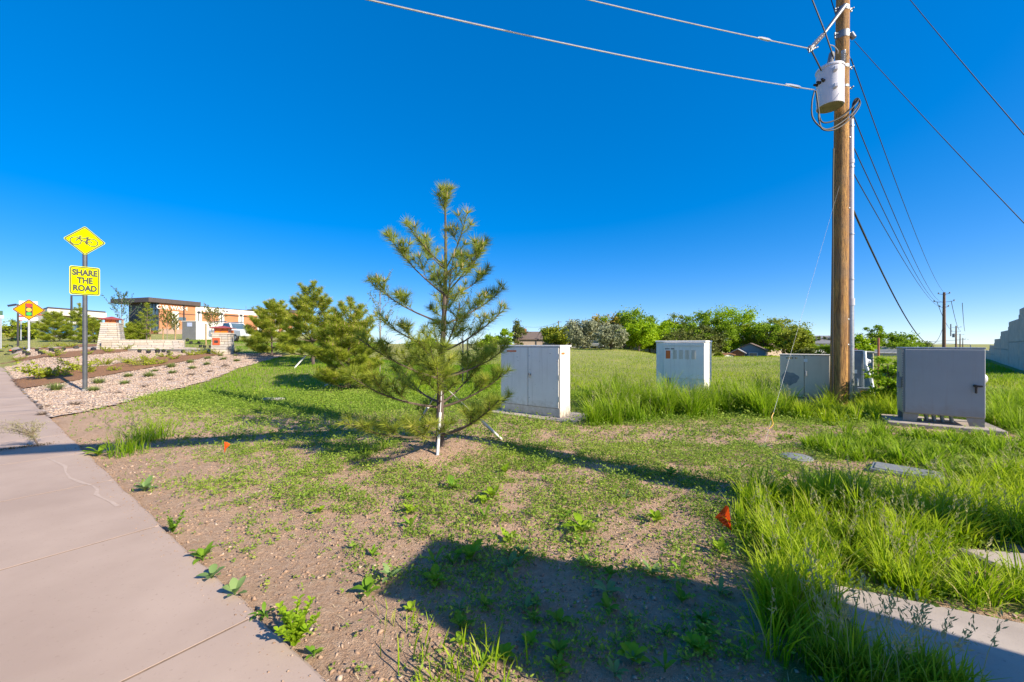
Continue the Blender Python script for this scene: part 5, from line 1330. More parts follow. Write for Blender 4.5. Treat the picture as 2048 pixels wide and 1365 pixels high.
# tall grass areas
def tall_area(polys, tufts_m2, per, seed, name, label, m, K=4, wd=0.009, spread=0.035):
    """rough grass: tussocks of leaning blades with gaps between them"""
    rg = np.random.default_rng(seed); Bs = []; Hs = []; Az = []; Ln = []; Tn = []
    for poly, h, dn in polys:
        xs = [p[0] for p in poly]; ys = [p[1] for p in poly]
        A = (max(xs)-min(xs))*(max(ys)-min(ys)); N = int(A*tufts_m2*dn)
        x = rg.uniform(min(xs), max(xs), N); y = rg.uniform(min(ys), max(ys), N)
        k = inpoly(x+0.2*(vnoise(x*4, y*4, 4)-0.5), y+0.2*(vnoise(x*4, y*4, 6)-0.5), poly) & (rg.random(N) < 0.35+1.1*sst(0.35, 0.6, fbm(x*2.0, y*2.0, 61, 2)))
        x, y = x[k], y[k]; n = len(x)
        hs_ = h*rg.uniform(0.45, 1.25, n)*(0.55+0.9*fbm(x*1.3, y*1.3, 19, 2)); cnt = np.maximum(5, (per*rg.uniform(0.4, 1.5, n)*(0.5+hs_/h*0.6)).astype(int))
        ti = np.repeat(np.arange(n), cnt); M_ = len(ti); sp = spread*(0.6+0.8*rg.random(n))[ti]
        dx = rg.normal(0, 1, M_)*sp; dy = rg.normal(0, 1, M_)*sp
        bx = x[ti]+dx; by = y[ti]+dy; wind = rg.uniform(0, 6.283, n)[ti]
        Bs.append(np.stack([bx, by, terr(bx, by)+micro(bx, by)-0.012], 1)); Hs.append(hs_[ti]*rg.uniform(0.35, 1.15, M_))
        Az.append(np.where(rg.random(M_) < 0.3, wind, np.arctan2(dy, dx)+rg.normal(0, 0.5, M_)))
        Ln.append(np.clip(0.10+0.17*np.hypot(dx, dy)/spread+rg.exponential(0.12, M_), 0.05, 1.6))
        Tn.append(np.clip(0.15+0.5*rg.random(n), 0, 1)[ti]+rg.normal(0, 0.16, M_))
    Bp = np.concatenate(Bs); hh = np.concatenate(Hs); az = np.concatenate(Az); ln = np.concatenate(Ln); tn = np.concatenate(Tn)
    k = ~blocked(Bp[:, 0], Bp[:, 1]); Bp, hh, az, ln, tn = Bp[k], hh[k], az[k], ln[k], tn[k]; N = len(Bp)
    V, F, al, k = blades(Bp, hh, wd*rg.uniform(0.55, 1.5, N)*(0.75+0.06*np.maximum(Bp[:, 1], 1)), ln, rg, K, az)
    tn = np.clip(np.minimum(tn, 0.84), 0, 1); tn = np.where(rg.random(N) < 0.035, 1.0, tn)
    print(name, N)
    return tag(npmesh(name, V, F, m, None, np.repeat(tn, k), al), label, 'grass', None, 'stuff'), Bp, hh
o, Bp, hh = tall_area(Z_TALL[:2], 95, 42, 1, 'tall_grass', 'bright tall grass growing round the bare concrete pad', m_tall, 4, 0.0095)
rg = np.random.default_rng(8); i = rg.choice(len(Bp), 170, False)
tag(stalks(Bp[i], hh[i]*0.5+0.30, rg), 'feathery seed heads above the grass round the bare pad', 'grass', None, 'stuff')
o, Bp, hh = tall_area([Z_TALL[2]], 34, 52, 2, 'tall_grass', 'leafy green grass between the lids and the grey cabinet', m_tallw, 3, 0.012, 0.05)
o, Bp, hh = tall_area(Z_TALL[3:4], 30, 55, 3, 'tall_grass', 'tall seeding grass hiding the foot of the vented cabinet', m_tallw, 4, 0.012, 0.06)
i = rg.choice(len(Bp), 520, False)
tag(stalks(Bp[i], hh[i]*0.6+0.40, rg), 'pale seed heads in front of the vented cabinet', 'grass', None, 'stuff')
o, Bp, hh = tall_area(Z_TALL[4:5]+Z_TALL[6:7], 28, 55, 4, 'tall_grass', 'arching grass around the foot of the wooden pole', m_tall, 3, 0.011, 0.06)
o, Bp, hh = tall_area(Z_TALL[5:6], 26, 55, 5, 'tall_grass', 'deep dark grass on the bank below the retaining wall', m_tallw, 3, 0.010, 0.06)
# grass growing at the near side of the pad, with tall seed stalks
q_ = gpoly([(1640, 1300), (1700, 1290), (1800, 1350), (1900, 1400), (1900, 1500), (1640, 1450)])
rg = np.random.default_rng(17); N = 1500; cx_ = rg.choice(5, N); cc = [G(1650, 1340), G(1700, 1372), G(1760, 1385), G(1840, 1392), G(1880, 1405)]
x = np.array([cc[k].x for k in cx_])+rg.normal(0, 0.05, N); y = np.array([cc[k].y for k in cx_])+rg.normal(0, 0.05, N)
Bp = np.stack([x, y, terr(x, y)-0.01], 1)
V, F, al, k = blades(Bp, 0.26*rg.uniform(0.4, 1.1, N), 0.008*rg.uniform(0.6, 1.5, N), rg.uniform(0.1, 0.7, N), rg, 4)
tag(npmesh('tall_grass', V, F, m_tallw, None, np.repeat(rg.uniform(0, 1, N), k), al), 'dark grass clumps on the near edge of the bare pad', 'grass', None, 'stuff')
i = rg.choice(N, 46, False)
tag(stalks(Bp[i], rg.uniform(0.34, 0.52, 46), rg), 'tall seed stalks leaning over the bare pad', 'grass', None, 'stuff')
# short turf: lawns and the open field
def turf(N, sampler, h, w, seed, label, m):
    rg = np.random.default_rng(seed); x, y, sc_ = sampler(rg, N)
    ok = ~blocked(x, y) & ~inpoly(x, y, GRAVEL); x, y, sc_ = x[ok], y[ok], sc_[ok]; N = len(x)
    Bp = np.stack([x, y, terr(x, y)-0.01], 1)
    hh = h*rg.uniform(0.4, 1.2, N)*sc_*(0.5+fbm(x*0.5, y*0.5, 4, 2))
    V, F, al, k = blades(Bp, hh, w*rg.uniform(0.7, 1.4, N)*sc_, rg.uniform(0.1, 0.9, N), rg, 2)
    tone = np.clip(fbm(x*0.22, y*0.22, 47, 3)*1.3-0.2+rg.normal(0, 0.14, N), 0, 1)
    return tag(npmesh('turf', V, F, m, None, np.repeat(tone, k), al), label, 'grass', None, 'stuff')
m_field = leaf('field_grass', (0.20, 0.33, 0.01), (0.44, 0.52, 0.03), 0.5, c3=(0.56, 0.50, 0.13))
m_lawn = leaf('lawn_grass', (0.13, 0.29, 0.008), (0.27, 0.43, 0.014), 0.48)
def field_s(rg, N):
    y = 11+(np.exp(rg.random(N)*3.0)-1)/(math.e**3-1)*70; r = rg.uniform(-0.25, 1.35, N); x = r*y
    k = (wall_d(x, y) > 0.3) & (y+0.1*x > 11.0); x, y = x[k], y[k]
    return x, y, 0.8+0.018*y
turf(110000, field_s, 0.13, 0.016, 21, 'sunny green field of uneven grass behind the cabinets', m_field)
def poly_s(poly):
    def f(rg, N):
        xs = [p[0] for p in poly]; ys = [p[1] for p in poly]
        x = rg.uniform(min(xs), max(xs), N); y = rg.uniform(min(ys), max(ys), N); k = inpoly(x, y, poly); x, y = x[k], y[k]
        return x, y, 0.8+0.03*y
    return f
for i, (poly, n_, lb) in enumerate(zip(Z_LAWN, (70000, 40000, 40000, 12000), ('short bright lawn under the row of pines', 'mown lawn beyond the gravel bed with road sign', 'short lawn behind the far pines', 'strip of lawn by the white container'))):
    turf(n_, poly_s(poly), 0.10 if i == 0 else 0.06, 0.012, 60+i, lb, m_lawn)
# dead straw lying about
rg = np.random.default_rng(404); N = 5200; x = rg.uniform(-7, 5, N); y = 1.3+7*rg.random(N)**1.3; k = ~blocked(x, y) & (np.abs(x) < 1.5*y+0.4); x, y = x[k], y[k]; N = len(x)
V, F, al, k = blades(np.stack([x, y, terr(x, y)+micro(x, y)+0.006], 1), 0.022*rg.uniform(0.5, 1.2, N), np.full(N, 0.0035), rg.uniform(1.5, 4.0, N), rg, 2)
tag(npmesh('dead_straw', V, F, leaf('dead_straw', (0.50, 0.40, 0.24), (0.62, 0.52, 0.34), 0.2), None, np.repeat(rg.uniform(0, 1, N), k), al), 'bits of dead straw littering the soil', 'straw', None, 'stuff')
# soil clods, pebbles and the river stones of the bed
def stones(x, y, size, seed, m, name, label, zoff=0.0, flat=0.6):
    rg = np.random.default_rng(seed); N = len(x)
    z = terr(x, y)+micro(x, y)+zoff
    o8 = np.array([[1, 0, 0], [0, 1, 0], [-1, 0, 0], [0, -1, 0], [0, 0, 1], [0, 0, -1]], float)
    V = o8[None]*rg.uniform(0.6, 1.2, (N, 6, 1)); V[..., 2] *= flat
    V = V+rg.normal(0, 0.15, V.shape); a = rg.uniform(0, 6.283, N); c, s = np.cos(a)[:, None], np.sin(a)[:, None]
    st = rg.uniform(0.7, 1.5, N)[:, None]
    vx = V[..., 0]*st; vy = V[..., 1]
    V = np.stack([vx*c-vy*s, vx*s+vy*c, V[..., 2]], -1)*size[:, None, None]
    V += np.stack([x, y, z+size*0.25], 1)[:, None]
    f = np.array([(0, 1, 4), (1, 2, 4), (2, 3, 4), (3, 0, 4), (1, 0, 5), (2, 1, 5), (3, 2, 5), (0, 3, 5)])
    F = (np.arange(N)[:, None, None]*6+f[None]).reshape(-1, 3)
    return tag(npmesh(name, V.reshape(-1, 3), F, m, rnd=np.repeat(rg.random(N), 6)), label, 'stones', None, 'stuff')
m_clod = leaf('soil_clods', (0.25, 0.16, 0.105), (0.44, 0.295, 0.20), 0.0, c3=(0.46, 0.36, 0.28), rough=0.95)
m_stone = leaf('river_stones', (0.36, 0.245, 0.18), (0.54, 0.44, 0.355), 0.0, c3=(0.27, 0.20, 0.165), rough=0.8)
rg = np.random.default_rng(77); N = 60000
x = rg.uniform(-7, 4, N); y = 1.2+6.0*rg.random(N)**1.5
k = ~blocked(x, y) & (rg.random(N) < 1.1-veg_density(x, y)) & (np.abs(x) < 1.5*y+0.5); x, y = x[k], y[k]
stones(x, y, 0.004+0.016*rg.random(len(x))**4, 78, m_clod, 'soil_clods', 'loose clods and pebbles on the bare soil', -0.003)
N = 1500; s_ = rg.uniform(-2.5, 9, N); w_ = -0.16*rg.random(N)**3.0
x = SW0[0]+RD[0]*s_+RN[0]*w_; y = SW0[1]+RD[1]*s_+RN[1]*w_
stones(x, y, 0.0025+0.006*rg.random(N)**3, 80, m_clod, 'soil_crumbs', 'soil crumbs spilled on the edge of the sidewalk', 0.028)
N = 130000; xs = [p[0] for p in GRAVEL]; ys = [p[1] for p in GRAVEL]
x = rg.uniform(-36, max(xs), N); y = rg.uniform(min(ys), 27, N)
k = inpoly(x, y, GRAVEL) & ~in_any(x, y, MULCH) & (sw_perp(x, y) > 0.05); x, y = x[k], y[k]
stones(x, y, 0.022+0.028*rg.random(len(x))**2, 79, m_stone, 'river_stones', 'loose pink river stones covering the near gravel bed', 0.03, 0.5)
print('stones', len(x))
# ================================================================== RETAINING WALL
m_panel = mat('retaining_wall_concrete', (0.62, 0.50, 0.40), (0.52, 0.42, 0.335), 1.4, 0.95, bump=0.8, bscale=7, bdist=0.03, c3=(0.40, 0.32, 0.26), s3=5, t3=(0.62, 0.8), stretch=(1, 1, 2.2))
m_cope = mat('coping_concrete', (0.42, 0.40, 0.37), (0.35, 0.33, 0.30), 3, 0.9)
wd_ = Vector((WALL_K, 1, 0)).normalized(); wn_ = Vector((wd_.y, -wd_.x, 0))
ang = math.atan2(wd_.y, wd_.x)
wall = thing('retaining_wall', 'stepped grey concrete panel retaining wall climbing at the right', 'retaining wall', (0, 0, 0))
for i in range(-1, 12):
    z0 = 18.5+3.1*i; z1 = z0+3.1
    top = max(2.73-0.43*i, -0.9)
    a = Vector((WALL_K*z0+WALL_C, z0, 0)); b_ = Vector((WALL_K*z1+WALL_C, z1, 0)); c = (a+b_)/2+wn_*0.16; ln = (b_-a).length
    g = float(terr(c.x-wn_.x*0.4, c.y-wn_.y*0.4)); bot = min(g-0.5, top-1.2); mid = (top+g)/2+0.1*(-1)**i
    rt = (0, 0, ang)
    MB().box((c.x, c.y, (bot+mid)/2), (ln-0.035, 0.26, mid-bot-0.02), 0.018, rot=rt).build('panel', m_panel, wall)
    MB().box((c.x, c.y, (top+mid)/2), (ln-0.035, 0.26, top-mid-0.004), 0.018, rot=rt).build('panel', m_panel, wall)
    MB().box((c.x+wn_.x*0.18, c.y+wn_.y*0.18, (bot+top)/2-0.05), (ln, 0.16, top-bot-0.1), rot=rt).build('backing', m_seam, wall)
    MB().box((a.x+wn_.x*0.16, a.y+wn_.y*0.16, (bot+top)/2+0.1), (0.10, 0.30, top-bot+0.14), 0.02, rot=rt).build('pilaster', m_panel, wall)

# ================================================================== BUSH AND POSTS BEHIND THE CABINETS
m_bush = leaf('glossy_bush_leaves', (0.19, 0.34, 0.01), (0.34, 0.48, 0.02), 0.45, rough=0.4)
B = P(1776, 806, 9.0); B.z = 0.0
t = tree('leafy_bush', 'glossy bright green bush between meter cabinet and grey control cabinet', B, 1.32, 1.0, 81, m_bush, 70, 80, 0.075, 0.03, 'bush', low=0.02)
B = P(1757, 790, 13.0)
tag(MB().tube([(B.x, B.y, -0.2), (B.x, B.y, zpx(676, 13.0))], 0.03, 8).build('steel_post', m_rust), 'thin rusty steel post behind the tan ribbed cabinet', 'post')

# ================================================================== STONE ENTRY MONUMENT
m_ls = [mat('limestone_%s' % n, c, tuple(v*0.86 for v in c), 7, 0.9, bump=0.8, bscale=30, bdist=0.02) for n, c in (('cream', (0.53, 0.47, 0.39)), ('buff', (0.47, 0.40, 0.32)), ('grey', (0.44, 0.40, 0.36)))]
m_mort = mat('mortar', (0.30, 0.27, 0.23), (0.24, 0.21, 0.18), 20, 0.95)
m_rroof = mat('red_metal_roof', (0.34, 0.065, 0.05), (0.28, 0.05, 0.04), 5, 0.45)
m_oglass = mat('amber_lantern_panel', (0.75, 0.22, 0.015), (0.62, 0.15, 0.01), 7, 0.35)
rs = random.Random(3)
def stone_tower(name, label, B, rz, wb, wt, H, neck_w, neck_h, roof_w, roof_h, courses):
    t = thing(name, label, 'stone pillar', B, rz)
    def wz(z): return wb+(wt-wb)*z/H
    cw = MB(); vs = []
    for z in (-0.3, H-0.01):
        h = wz(max(z, 0))/2-0.05; vs += [(-h, -h, z), (h, -h, z), (h, h, z), (-h, h, z)]
    cw.add(vs, [(0, 1, 5, 4), (1, 2, 6, 5), (2, 3, 7, 6), (3, 0, 4, 7), (4, 5, 6, 7)]).build('core', m_mort, t)
    ch = (H-0.07)/courses
    for c in range(courses):
        z = ch*(c+0.5); w = wz(z)
        for sd_ in range(4):
            rm = Matrix.Rotation(sd_*math.pi/2, 4, 'Z'); cut = rs.uniform(0.3, 0.7)*w
            if rs.random() < 0.25: parts = [(-w/2, w/2-0.10)]
            else: parts = [(-w/2, -w/2+cut), (-w/2+cut, w/2-0.10)]
            for (x0, x1) in parts:
                pr = rs.uniform(0, 0.018)
                MB().box(((x0+x1)/2, -w/2+0.05-pr, z), (x1-x0-0.012, 0.11, ch-0.012), 0.010, mtx=rm).build('stone', rs.choice(m_ls), t)
    MB().box((0, 0, H-0.035), (wt+0.10, wt+0.10, 0.07), 0.012).build('cap_stone', m_ls[0], t)
    nk = MB().box((0, 0, H+neck_h/2), (neck_w, neck_w, neck_h)).build('lantern', m_oglass, t)
    for sx in (-1, 1):
        for sy in (-1, 1): MB().box((sx*neck_w/2, sy*neck_w/2, H+neck_h/2), (0.03, 0.03, neck_h)).build('lantern_post', m_rroof, nk)
    for sd_ in range(4):
        rm = Matrix.Rotation(sd_*math.pi/2, 4, 'Z'); MB().box((0, -neck_w/2-0.003, H+neck_h/2), (0.025, 0.012, neck_h*1.05), mtx=rm, rot=(0, R(35), 0)).build('lantern_brace', m_rroof, nk)
    r = roof_w/2; z = H+neck_h
    MB().add([(-r, -r, z), (r, -r, z), (r, r, z), (-r, r, z), (-r, -r, z+0.03), (r, -r, z+0.03), (r, r, z+0.03), (-r, r, z+0.03), (0, 0, z+roof_h)],
             [(3, 2, 1, 0), (0, 1, 5, 4), (1, 2, 6, 5), (2, 3, 7, 6), (3, 0, 4, 7), (4, 5, 8), (5, 6, 8), (6, 7, 8), (7, 4, 8)]).build('roof', m_rroof, t)
    return t
B = G(224, 699.5); k = B.y/FPX
RZM = R(30)
stone_tower('stone_tower', 'tall tapered stone pillar with red roofed amber lantern behind the planted bed', B, RZM, 36*k, 25*k, 53*k, 15.5*k, 6.5*k, 31*k, 6.5*k, 13)
B2 = G(446, 709.5); k = B2.y/FPX
t = stone_tower('stone_pillar', 'short stone pillar with orange emblem plaque and red roofed lantern', B2, R(22), 33*k, 29*k, 43*k, 22*k, 9*k, 37*k, 5.5*k, 8)
pw = 12.0*k; zc = 26*k; xc = -7*k; yf = -(33-4*zc/(43*k))*k/2-0.035
pq = MB().box((xc, yf, zc), (pw, 0.03, pw*1.18), 0.006).build('emblem_plaque', mat('orange_plaque', (0.55, 0.10, 0.03), (0.45, 0.08, 0.025), 8, 0.5), t)
mb = MB()
for (a, l) in ((-60, 0.36), (-30, 0.46), (0, 0.52), (30, 0.46), (60, 0.36)):
    mb.prism([(0.0, 0.0), (0.07, 0.5), (0.0, 1.0), (-0.07, 0.5)], -0.004, 0.004, Matrix.Translation((xc, yf-0.018, zc-0.24*pw)) @ Matrix.Rotation(R(a), 4, 'Y') @ Matrix.Diagonal((pw*1.35, 1, pw*l*1.25, 1)))
mb.build('emblem', mat('dark_bronze', (0.05, 0.045, 0.045), (0.08, 0.07, 0.07), 10, 0.5, 0.5), pq)
def stone_wall(name, label, A, C, H, th, courses, cap, slen, bow=0.0):
    A = Vector(A); C = Vector(C); d = C-A; L_ = math.hypot(d.x, d.y); rz = math.atan2(d.y, d.x)
    t = thing(name, label, 'stone wall', (A.x, A.y, min(A.z, C.z)), rz)
    MB().box((L_/2, 0, H/2-0.2), (L_-0.1, th-0.1, H+0.36)).build('core', m_mort, t)
    ch = (H-cap)/courses
    for c in range(courses):
        for (yy, sg) in ((-th/2+0.04, -1), (th/2-0.04, 1)):
            x = 0.0
            while x < L_-0.05:
                l = min(rs.uniform(0.5, 1.4)*slen, L_-x)
                MB().box((x+l/2, yy+sg*rs.uniform(0, 0.03), ch*(c+0.5)), (l-0.014, 0.10, ch-0.012), 0.014).build('stone', rs.choice(m_ls), t); x += l
        for xe in (0.03, L_-0.03): MB().box((xe, 0, ch*(c+0.5)), (0.09, th-0.22, ch-0.012), 0.012).build('stone', rs.choice(m_ls), t)
    nx = max(2, int(L_/1.3))
    for k in range(nx): MB().box((L_*(k+0.5)/nx, 0, H-cap/2), (L_/nx-0.012, th+0.10, cap), 0.01).build('cap_stone', m_ls[0], t)
    return t
k = B.y/FPX
Aw = B+Vector((0.15, -0.75, 0)); Cw = G(368, 697); Cw.z = Aw.z
stone_wall('stone_wall', 'thick cream stone wall running out from the tall stone pillar', Aw, Cw, 19.5*k, 0.5, 4, 0.07, 0.62)
A2 = G(262, 703.5); C2 = G(424, 706.5); C2.z = A2.z = min(A2.z, C2.z)+0.05
stone_wall('low_stone_wall', 'low thin stone edging wall in front of the thick stone wall', A2, C2, 0.19, 0.3, 1, 0.05, 0.8)

# ================================================================== CAR WASH
m_brick = mat('orange_brick', (0.50, 0.215, 0.105), (0.43, 0.175, 0.085), 0.6, 0.9, bump=0.2, bscale=6, c3=(0.36, 0.14, 0.07), s3=3.5, t3=(0.6, 0.75), stretch=(1, 1, 5))
m_wpan = mat('white_stucco', (0.74, 0.72, 0.68), (0.68, 0.66, 0.62), 1.0, 0.8)
m_fascia = mat('brown_fascia', (0.085, 0.065, 0.06), (0.065, 0.05, 0.045), 2.0, 0.6, stretch=(4, 4, 0.5))
m_wains = mat('stone_wainscot', (0.40, 0.27, 0.21), (0.32, 0.22, 0.18), 2.5, 0.9)
CW = P(319, 670, 70.0); gzc = float(terr(CW.x, CW.y))
t = thing('car_wash', 'orange brick car wash with brown flat roof and white lettering', 'building', (CW.x, CW.y, gzc), R(73.1))
k70 = 70/FPX
top = 1.55+(688-598)*k70-gzc; fb = 1.55+(688-607)*k70-gzc
MB().box((3.0, 4, fb/2), (6.0, 8, fb)).build('brick_tower', m_brick, t)
MB().box((2.4, 4.5, (top+fb)/2+0.05), (8.6, 9.9, top-fb), 0.03).build('flat_roof', m_fascia, t)
lowh = 1.55+(688-613)/FPX*76-gzc
MB().box((6.01+10.5, 5.0, lowh/2-0.4), (21, 10, lowh-0.8)).build('brick_wing', m_brick, t)
MB().box((6.01+10.5, 4.99, lowh-0.47), (21.02, 10.1, 0.95)).build('white_band', m_wpan, t)
MB().box((6.01+10.5, 5.0, lowh+0.04), (21.2, 10.3, 0.10)).build('coping', m_fascia, t)
for x in (1.95, 6.0, 10.4, 14.6, 19.0, 23.5):
    MB().box((x+0.55, -0.06, 2.3 if x < 3 else (lowh-0.95)/2), (1.1, 0.12, 3.6 if x < 3 else lowh-0.95)).build('white_pier', m_wpan, t)
    if x > 3:
        MB().box((x+0.5, -0.16, 2.2), (0.14, 0.10, 4.0)).box((x+0.5, -0.2, 4.3), (0.5, 0.25, 0.35), 0.05).build('downspout', m_darkm, t)
MB().box((3.9, -0.12, (fb+0.9)/2), (0.16, 0.16, fb-0.9)).build('downspout', m_darkm, t)
MB().box((3.6, -0.05, 2.85), (1.4, 0.08, 0.6)).build('window', m_glass, t)
MB().box((13.2, -0.1, fb*0.77), (14, 0.16, 0.12)).build('trim', m_darkm, t)
MB().box((4.5, -0.03, fb*0.70), (3.0, 0.05, 0.10)).build('trim', m_darkm, t)
MB().box((13, -0.10, 0.45), (26.5, 0.18, 0.9)).build('wainscot', m_wains, t)
text('lettering', 'CAR WASH', 1.0, m_wpan, t, 2.0, -0.10, fb-0.68, extrude=0.05, sx=0.98, bold=0.008)
g_ = MB().box((-0.04, 1.3, fb/2+0.3), (0.10, 2.3, fb-0.6)).build('glass_front', m_glass, t)
for z in (fb*0.28, fb*0.52, fb*0.62, fb*0.8, fb*0.92): MB().box((-0.10, 1.3, z), (0.06, 2.35, 0.09)).build('mullion', m_darkm, g_)
for y in (0.12, 0.9, 1.7, 2.45): MB().box((-0.11, y, fb/2+0.3), (0.07, 0.09, fb-0.6)).build('mullion', m_darkm, g_)
MB().box((-0.09, 1.3, fb*0.57), (0.06, 2.3, fb*0.12)).build('spandrel', m_darkm, g_)
MB().box((-0.03, 5.2, fb/2), (0.05, 5.2, fb)).build('side_wall', m_darkm, t)
MB().box((27.5, 3.5, 2.9), (6, 9, 5.8)).build('brick_end', m_brick, t)
MB().box((27.3, 3.6, 6.1), (7.4, 9.8, 0.7)).build('end_roof', m_fascia, t)
for x in (25.2, 28.0): MB().box((x, -1.05, 2.6), (0.9, 0.1, 4.4)).build('white_pier', m_wpan, t)
MB().box((26.6, -1.06, 3.2), (1.2, 0.12, 1.0)).build('window', m_glass, t)
for x in (11.5, 12.1): MB().box((x, -0.09, lowh-0.5), (0.35, 0.06, 0.25)).build('vent', m_darkm, t)
for x in (8.3, 9.0, 18): MB().tube([(x, 2.0, lowh), (x, 2.0, lowh+1.2)], 0.05, 6).build('roof_pipe', m_galv, t)
# container
C_ = P(391.5, 690, 43.0); cz = float(terr(C_.x, C_.y))
t = thing('storage_container', 'white ribbed storage container with dark grey end behind the stone walls', 'container', (C_.x, C_.y, cz))
m_cgrey = mat('container_grey', (0.17, 0.175, 0.18), (0.14, 0.145, 0.15), 1.5, 0.6)
MB().box((-0.74, 3.0, 1.0), (1.46, 6.0, 2.0)).build('body', m_cgrey, t)
for i in range(14): MB().box((0.012, 0.22+0.43*i, 1.0), (0.07, 0.36, 1.92), 0.02).build('rib_panel', m_wpan, t)
MB().box((-0.74, 3.0, 2.03), (1.56, 6.1, 0.06)).build('roof', m_wpan, t)
MB().box((-0.66, -0.02, 1.66), (0.52, 0.03, 0.42)).build('notice', mat('blue_notice', (0.33, 0.40, 0.62), (0.5, 0.55, 0.7), 14, 0.5), t)

# ================================================================== CAR WASH CANOPY AND VEHICLES AT THE LEFT
m_canw = mat('canopy_white', (0.72, 0.68, 0.62), (0.66, 0.62, 0.56), 1.0, 0.7)
m_sgrey = mat('sign_wall_grey', (0.30, 0.30, 0.32), (0.26, 0.26, 0.28), 1.0, 0.7)
A = P(95, 620, 55); Bc = P(213, 627, 63); Lc = P(58, 628, 66); gzk = float(terr(A.x, A.y)); zt = 1.55+(688-614)/FPX*55
t = thing('canopy_building', 'white edged canopy building with grey sign wall behind the pines', 'building', (A.x, A.y, gzk))
a2 = Vector((0, 0)); b2 = Vector((Bc.x-A.x, Bc.y-A.y)); l2 = Vector((Lc.x-A.x, Lc.y-A.y)); 
def plan(pts, z0, z1): 
    n = len(pts); vs = [(p[0], p[1], z0) for p in pts]+[(p[0], p[1], z1) for p in pts]
    return MB().add(vs, [tuple(range(n))[::-1], tuple(range(n, 2*n))]+[(k, (k+1) % n, n+(k+1) % n, n+k) for k in range(n)])
quad = [a2, b2, b2+l2, l2]; zt -= gzk
cq = (a2+b2+b2+l2+l2)/4
plan(quad, zt-1.05, zt-0.25).build('fascia', m_canw, t)
plan([q.lerp(cq, 0.02) for q in quad], zt-0.24, zt).build('roof', m_fascia, t)
plan([q.lerp(cq, 0.05) for q in quad], zt-1.12, zt-1.06).build('soffit', m_sgrey, t)
u = b2.normalized(); v2 = Vector((-u.y, u.x)); 
for s in (0.06, 0.42, 0.9):
    q = u*b2.length*s+v2*1.2; MB().box((q.x, q.y, (zt-1.1)/2), (0.5, 0.5, zt-1.1), rot=(0, 0, math.atan2(u.y, u.x))).build('column', m_canw, t)
q = u*b2.length*0.36+v2*1.0
sw = MB().box((0, 0, (zt-1.0)/2), (8.4, 0.3, zt-1.0)).build('sign_wall', m_sgrey, t); sw.location = (q.x, q.y, 0); sw.rotation_euler = (0, 0, math.atan2(u.y, u.x))
MB().box((0, -0.16, zt-1.13), (8.4, 0.05, 0.14)).build('red_line', mat('red_trim', (0.45, 0.03, 0.03)), sw)
ov = [(1.75*math.cos(6.283*k/30), zt-2.05+0.55*math.sin(6.283*k/30)) for k in range(30)]; ov2 = [(1.55*math.cos(6.283*k/30)+0.15, zt-2.03+0.45*math.sin(6.283*k/30)) for k in range(30)]
MB().prism(ov, -0.20, -0.15).build('oval_red', MATS['red_trim'], sw); MB().prism(ov2, -0.23, -0.20).build('oval_white', m_wpan, sw)
text('lettering', 'CAR WASH', 1.15, m_wpan, sw, 0.0, -0.2, zt-3.15, extrude=0.04, bold=0.03)
